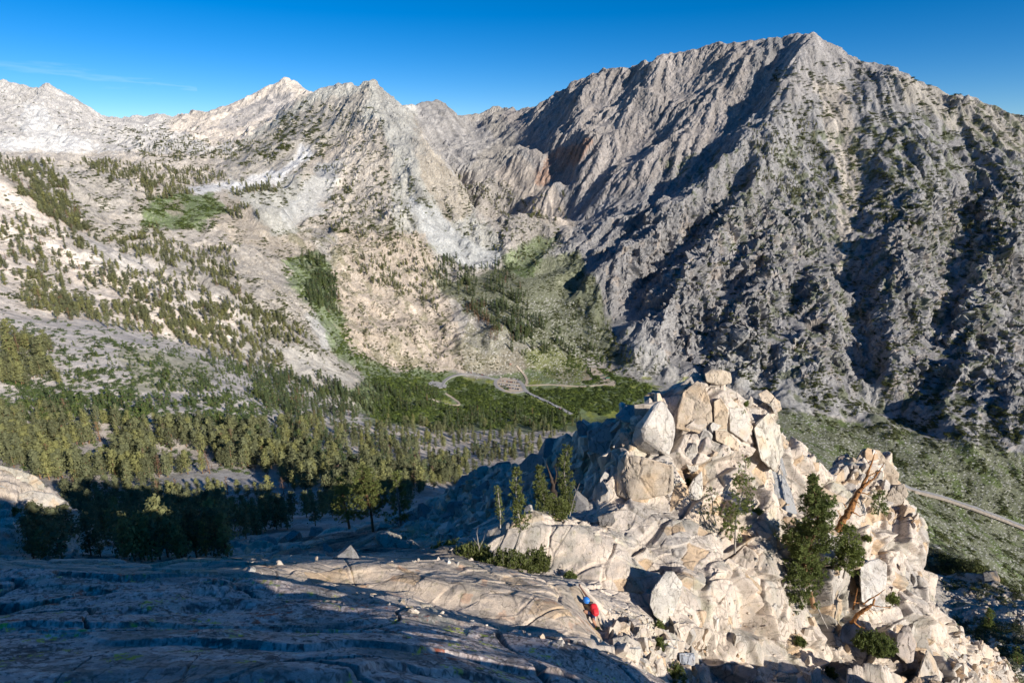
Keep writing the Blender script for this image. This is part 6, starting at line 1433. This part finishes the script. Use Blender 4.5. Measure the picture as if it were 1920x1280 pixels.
snag([[(1068,968,30,.03),(1076,935,30,.025),(1082,918,30,.018),(1087,905,30,.008)], [(1077,930,30,.015),(1090,920,30,.006)], [(1080,922,30,.012),(1076,908,30,.005)]], 'thin pale forked stick right of the slim pines', M_grey)
snag([[(832,992,50,.34),(865,980,51,.30),(900,967,52,.26),(935,950,53,.2)], [(836,990,50,.12),(826,985,50,.08)], [(834,993,50,.12),(836,1003,50,.05)]], 'fallen dark log lying across the shaded gully', M_darkwood)
snag([[(898,1052,23.4,.035),(898,1025,23.4,.028),(894,1000,23.4,.015),(896,988,23.4,.006)], [(897,1030,23.4,.018),(906,1012,23.4,.012),(910,998,23.4,.005)], [(897,1022,23.4,.012),(887,1008,23.4,.005)]], 'pale dead sapling standing in the pine thicket', M_grey)
snag([[(1532,1135,31.6,.06),(1540,1155,31.2,.05),(1552,1178,30.8,.03)], [(1540,1155,31.2,.02),(1530,1165,31,.008)]], 'bare grey root stem below the biggest pine', M_grey)
log('near plants')
# ================================================================== THE CLIMBER
def yj(px, py, off):       # a point in front of the rock plane that joins hands and foot
    t = (py-1096)/(1176-1096); Yp = Yh*(1-t)+Yf*t; return np.array(W(px, py, Yp-off))
Yh = float(surf(1086, 1098)[1]); Yf = float(surf(1120, 1177)[1]); log('climber', Yh, Yf)
Yh = min(max(Yh, 19.3), 20.6)-.03; Yf = min(max(Yf, 18.4), 19.6)-.03
for q_ in ((1106,1125),(1109,1150),(1112,1163),(1095,1144),(1099,1126),(1092,1133)): log(q_, float(surf(*q_)[1]), yj(*q_, 0)[1])
J = dict(handR=yj(1086.5,1096.5,.03), wristR=yj(1088.2,1100,.06), elbowR=yj(1098,1114,.20), shoR=yj(1106,1125,.34), neck=yj(1104,1129,.38), head=yj(1099.3,1125.5,.52), shoL=yj(1103,1135,.36), elbowL=yj(1091.5,1133.5,.22), wristL=yj(1083,1124,.07), handL=yj(1080,1121,.03),
         chest=yj(1106,1135,.34), hips=yj(1109.5,1150,.34), hipL=yj(1107,1151,.34), kneeL=yj(1095.5,1144,.42), ankL=yj(1100.5,1158,.10), toeL=yj(1097,1160,.06), hipR=yj(1111,1152,.34), kneeR=yj(1112.5,1163,.52), ankR=yj(1118.5,1173.5,.12), toeR=yj(1121,1177,.02))
S0 = np.linalg.norm(J['shoR']-J['hips']); log('torso', S0, 'armR', np.linalg.norm(J['wristR']-J['elbowR']), np.linalg.norm(J['elbowR']-J['shoR']), 'leg', np.linalg.norm(J['hipR']-J['kneeR']), np.linalg.norm(J['kneeR']-J['ankR']))
ORG = J['toeR'].copy()
person = bpy.data.objects.new('person', None); scn.collection.objects.link(person); person.location = tuple(ORG)
tag(person, 'climber in blue helmet, red backpack and dark shorts gripping the rock', 'person')
def skinned(name, nodes, edges, mat, root=0, sub=2):
    bm_me = bpy.data.meshes.new(name); bm_me.from_pydata([tuple(p-ORG) for p, r in nodes], edges, []); o = bpy.data.objects.new(name, bm_me); scn.collection.objects.link(o); o.parent = person
    m = o.modifiers.new('skin', 'SKIN'); m.use_smooth_shade = True; bm_me.materials.append(mat)
    for i, (p, r) in enumerate(nodes):
        r = r if isinstance(r, tuple) else (r, r); bm_me.skin_vertices[0].data[i].radius = r
    bm_me.skin_vertices[0].data[root].use_root = True
    s_ = o.modifiers.new('sub', 'SUBSURF'); s_.levels = sub; s_.render_levels = sub; return o
M_skin = flat('skin', (.42, .22, .14), .6); M_short = flat('navy_cloth', (.015, .02, .06), .85); M_red = flat('red_pack_cloth', (.62, .02, .03), .6); M_helm = flat('blue_helmet_shell', (.03, .20, .62), .3)
M_shirt = flat('tan_shirt_cloth', (.40, .29, .17), .9); M_black = flat('black_strap', (.02, .02, .022), .7); M_white = flat('white_stripe_cloth', (.75, .75, .75), .8); M_shoe = flat('yellow_shoe', (.55, .42, .05), .6); M_hair = flat('dark_hair', (.03, .02, .015), .8)
nd = []; ed = []
def add(p, r, parent=None):
    nd.append((p, r)); i = len(nd)-1
    if parent is not None: ed.append((parent, i))
    return i
mid = lambda a, b_, t=.5: a*(1-t)+b_*t
i_h = add(J['hips'], (.125, .10)); i_w = add(mid(J['hips'], J['chest'], .5), (.115, .09), i_h); i_c = add(J['chest'], (.145, .105), i_w); i_n = add(J['neck'], .062, i_c); i_hd = add(J['head'], (.085, .10), i_n)
for s_ in ('R', 'L'):
    i_s = add(J['sho'+s_], .062, i_c); i_e = add(J['elbow'+s_], .042, i_s); i_f = add(mid(J['elbow'+s_], J['wrist'+s_], .35), .042, i_e); i_wr = add(J['wrist'+s_], .027, i_f); i_ha = add(mid(J['wrist'+s_], J['hand'+s_], .6), (.040, .018), i_wr)
    d = J['hand'+s_]-J['wrist'+s_]; d /= np.linalg.norm(d)+1e-9; side = np.cross(d, (0, 1, 0.0)); side /= np.linalg.norm(side)+1e-9
    for k, (off_, ln) in enumerate(((-.033, .07), (-.011, .085), (.011, .08), (.033, .065))):
        b0 = nd[i_ha][0]+d*.03+side*off_; i1 = add(b0, .010, i_ha); i2 = add(b0+d*ln*.5+np.array((0, .012, .0)), .009, i1); add(b0+d*ln*.85+np.array((0, .035, -.01)), .008, i2)
    th = nd[i_ha][0]+side*.045*(-1 if s_ == 'R' else 1); i1 = add(th, .011, i_ha); add(th+d*.04+side*.02*(-1 if s_ == 'R' else 1), .009, i1)
    i_hp = add(J['hip'+s_], .10, i_h); i_th = add(mid(J['hip'+s_], J['knee'+s_], .5), .082, i_hp); i_k = add(J['knee'+s_], .060, i_th); i_cf = add(mid(J['knee'+s_], J['ank'+s_], .35), .058, i_k); i_a = add(J['ank'+s_], .038, i_cf); add(J['toe'+s_], (.045, .030), i_a)
skinned('body', nd, ed, M_skin, 0)
# clothes follow the body a little outside it
skinned('shirt', [(mid(J['hips'], J['chest'], .15), (.135, .11)), (mid(J['hips'], J['chest'], .55), (.13, .105)), (J['chest'], (.16, .12)), (J['shoR'], .078), (mid(J['shoR'], J['elbowR'], .4), .062), (J['shoL'], .078), (mid(J['shoL'], J['elbowL'], .55), .060), (mid(J['chest'], J['neck'], .6), .075)], [(0, 1), (1, 2), (2, 3), (3, 4), (2, 5), (5, 6), (2, 7)], M_shirt)
skinned('shorts', [(mid(J['hips'], J['chest'], .2), (.138, .112)), (J['hips'], (.14, .115)), (J['hipR'], .115), (mid(J['hipR'], J['kneeR'], .85), .088), (J['hipL'], .115), (mid(J['hipL'], J['kneeL'], .7), .092)], [(0, 1), (1, 2), (2, 3), (1, 4), (4, 5)], M_short)
cam_dir = -np.array((0, CP, -SP)); outv = np.array((.25, -.80, .55)); outv /= np.linalg.norm(outv)
MATS = {}
def blob(name, c, axes, R, mat, parent=None, flatb=0, seg=24):
    bm = bmesh.new(); bmesh.ops.create_uvsphere(bm, u_segments=seg, v_segments=seg//2, radius=1)
    for v in bm.verts:
        x, y, z = v.co; s_ = 1
        if flatb: x, y, z = [math.copysign(abs(t)**flatb, t) for t in (x, y, z)]
        v.co = Vector((x*axes[0], y*axes[1], z*axes[2]))
    me = bpy.data.meshes.new(name); bm.to_mesh(me); bm.free(); me.polygons.foreach_set('use_smooth', [True]*len(me.polygons)); me.materials.append(mat)
    o = bpy.data.objects.new(name, me); scn.collection.objects.link(o); M = Matrix.Translation(tuple(c-ORG))@R.to_4x4(); MATS[o.name] = M; o.parent = parent or person
    o.matrix_basis = M if parent is None else MATS[parent.name].inverted()@M
    return o
def frame(zax, yax):
    z = Vector(zax).normalized(); x = Vector(yax).cross(z).normalized(); y = z.cross(x); return Matrix((x, y, z)).transposed()
spine = J['neck']-J['hips']; Rb = frame(spine, outv)
pk = mid(J['hips'], J['neck'], .44)+outv*.17+np.array((.10, 0, -.02))
pack = blob('backpack', pk, (.15, .11, .25), Rb, M_red, flatb=.62)
blob('pack_pocket', pk+outv*.10-np.array(spine)*.12, (.11, .05, .12), Rb, M_red, pack, .6)
blob('pack_top', mid(J['hips'], J['neck'], .98)+outv*.15, (.12, .10, .06), Rb, M_black, pack, .7)
for sgn in (-1, 1):
    c = pk+np.array(Rb@Vector((sgn*.10, -.11, 0)))*1.0; blob('pack_strap', c+outv*.02, (.012, .012, .24), Rb, M_black, pack, .8, 12)
hd = J['head']+np.array((0, 0, .02)); face = np.array((-.75, .45, .45)); Rh = frame((.05, -.25, 1), -face)
helm = blob('helmet', hd+np.array((0, -.01, .035)), (.125, .145, .105), Rh, M_helm)
blob('helmet_rim', hd+np.array((0, -.01, .0)), (.132, .152, .022), Rh, M_helm, helm)
blob('face', hd+face/np.linalg.norm(face)*.055+np.array((0, 0, -.045)), (.070, .065, .090), Rh, M_skin)
blob('nose', hd+face/np.linalg.norm(face)*.125+np.array((0, 0, -.05)), (.014, .018, .022), Rh, M_skin, None, 0, 10)
for sgn in (-1, 1):
    ev = np.array(Rh@Vector((sgn*.030, 0, 0))); blob('eye', hd+face/np.linalg.norm(face)*.108+ev+np.array((0, 0, -.028)), (.010, .006, .008), Rh, M_black, None, 0, 8)
    ev = np.array(Rh@Vector((sgn*.082, 0, 0))); blob('ear', hd+ev+np.array((0, 0, -.05)), (.012, .022, .032), Rh, M_skin, None, 0, 10)
blob('hair', hd+np.array((.02, -.03, -.045)), (.085, .085, .065), Rh, M_hair)
for s_ in ('R', 'L'):
    d = J['toe'+s_]-J['ank'+s_]; Rf = frame((0.1, .1, 1), d); blob('shoe', mid(J['ank'+s_], J['toe'+s_], .65)+np.array((0, 0, -.03)), (.052, .125, .05), Rf, M_shoe, flatb=.8)
# white stripe down the outer leg of the shorts
t0, t1 = J['hipR']+np.array((.10, -.07, .02)), mid(J['hipR'], J['kneeR'], .84)+np.array((.075, -.05, 0)); V, Q = tubes([[(*(t0-ORG), .022), (*(mid(t0, t1)-ORG), .024), (*(t1-ORG), .022)]], 6)
me = mesh_np('stripe', V, Q, True); me.materials.append(M_white); o = bpy.data.objects.new('stripe', me); scn.collection.objects.link(o); o.parent = person
log('climber done')
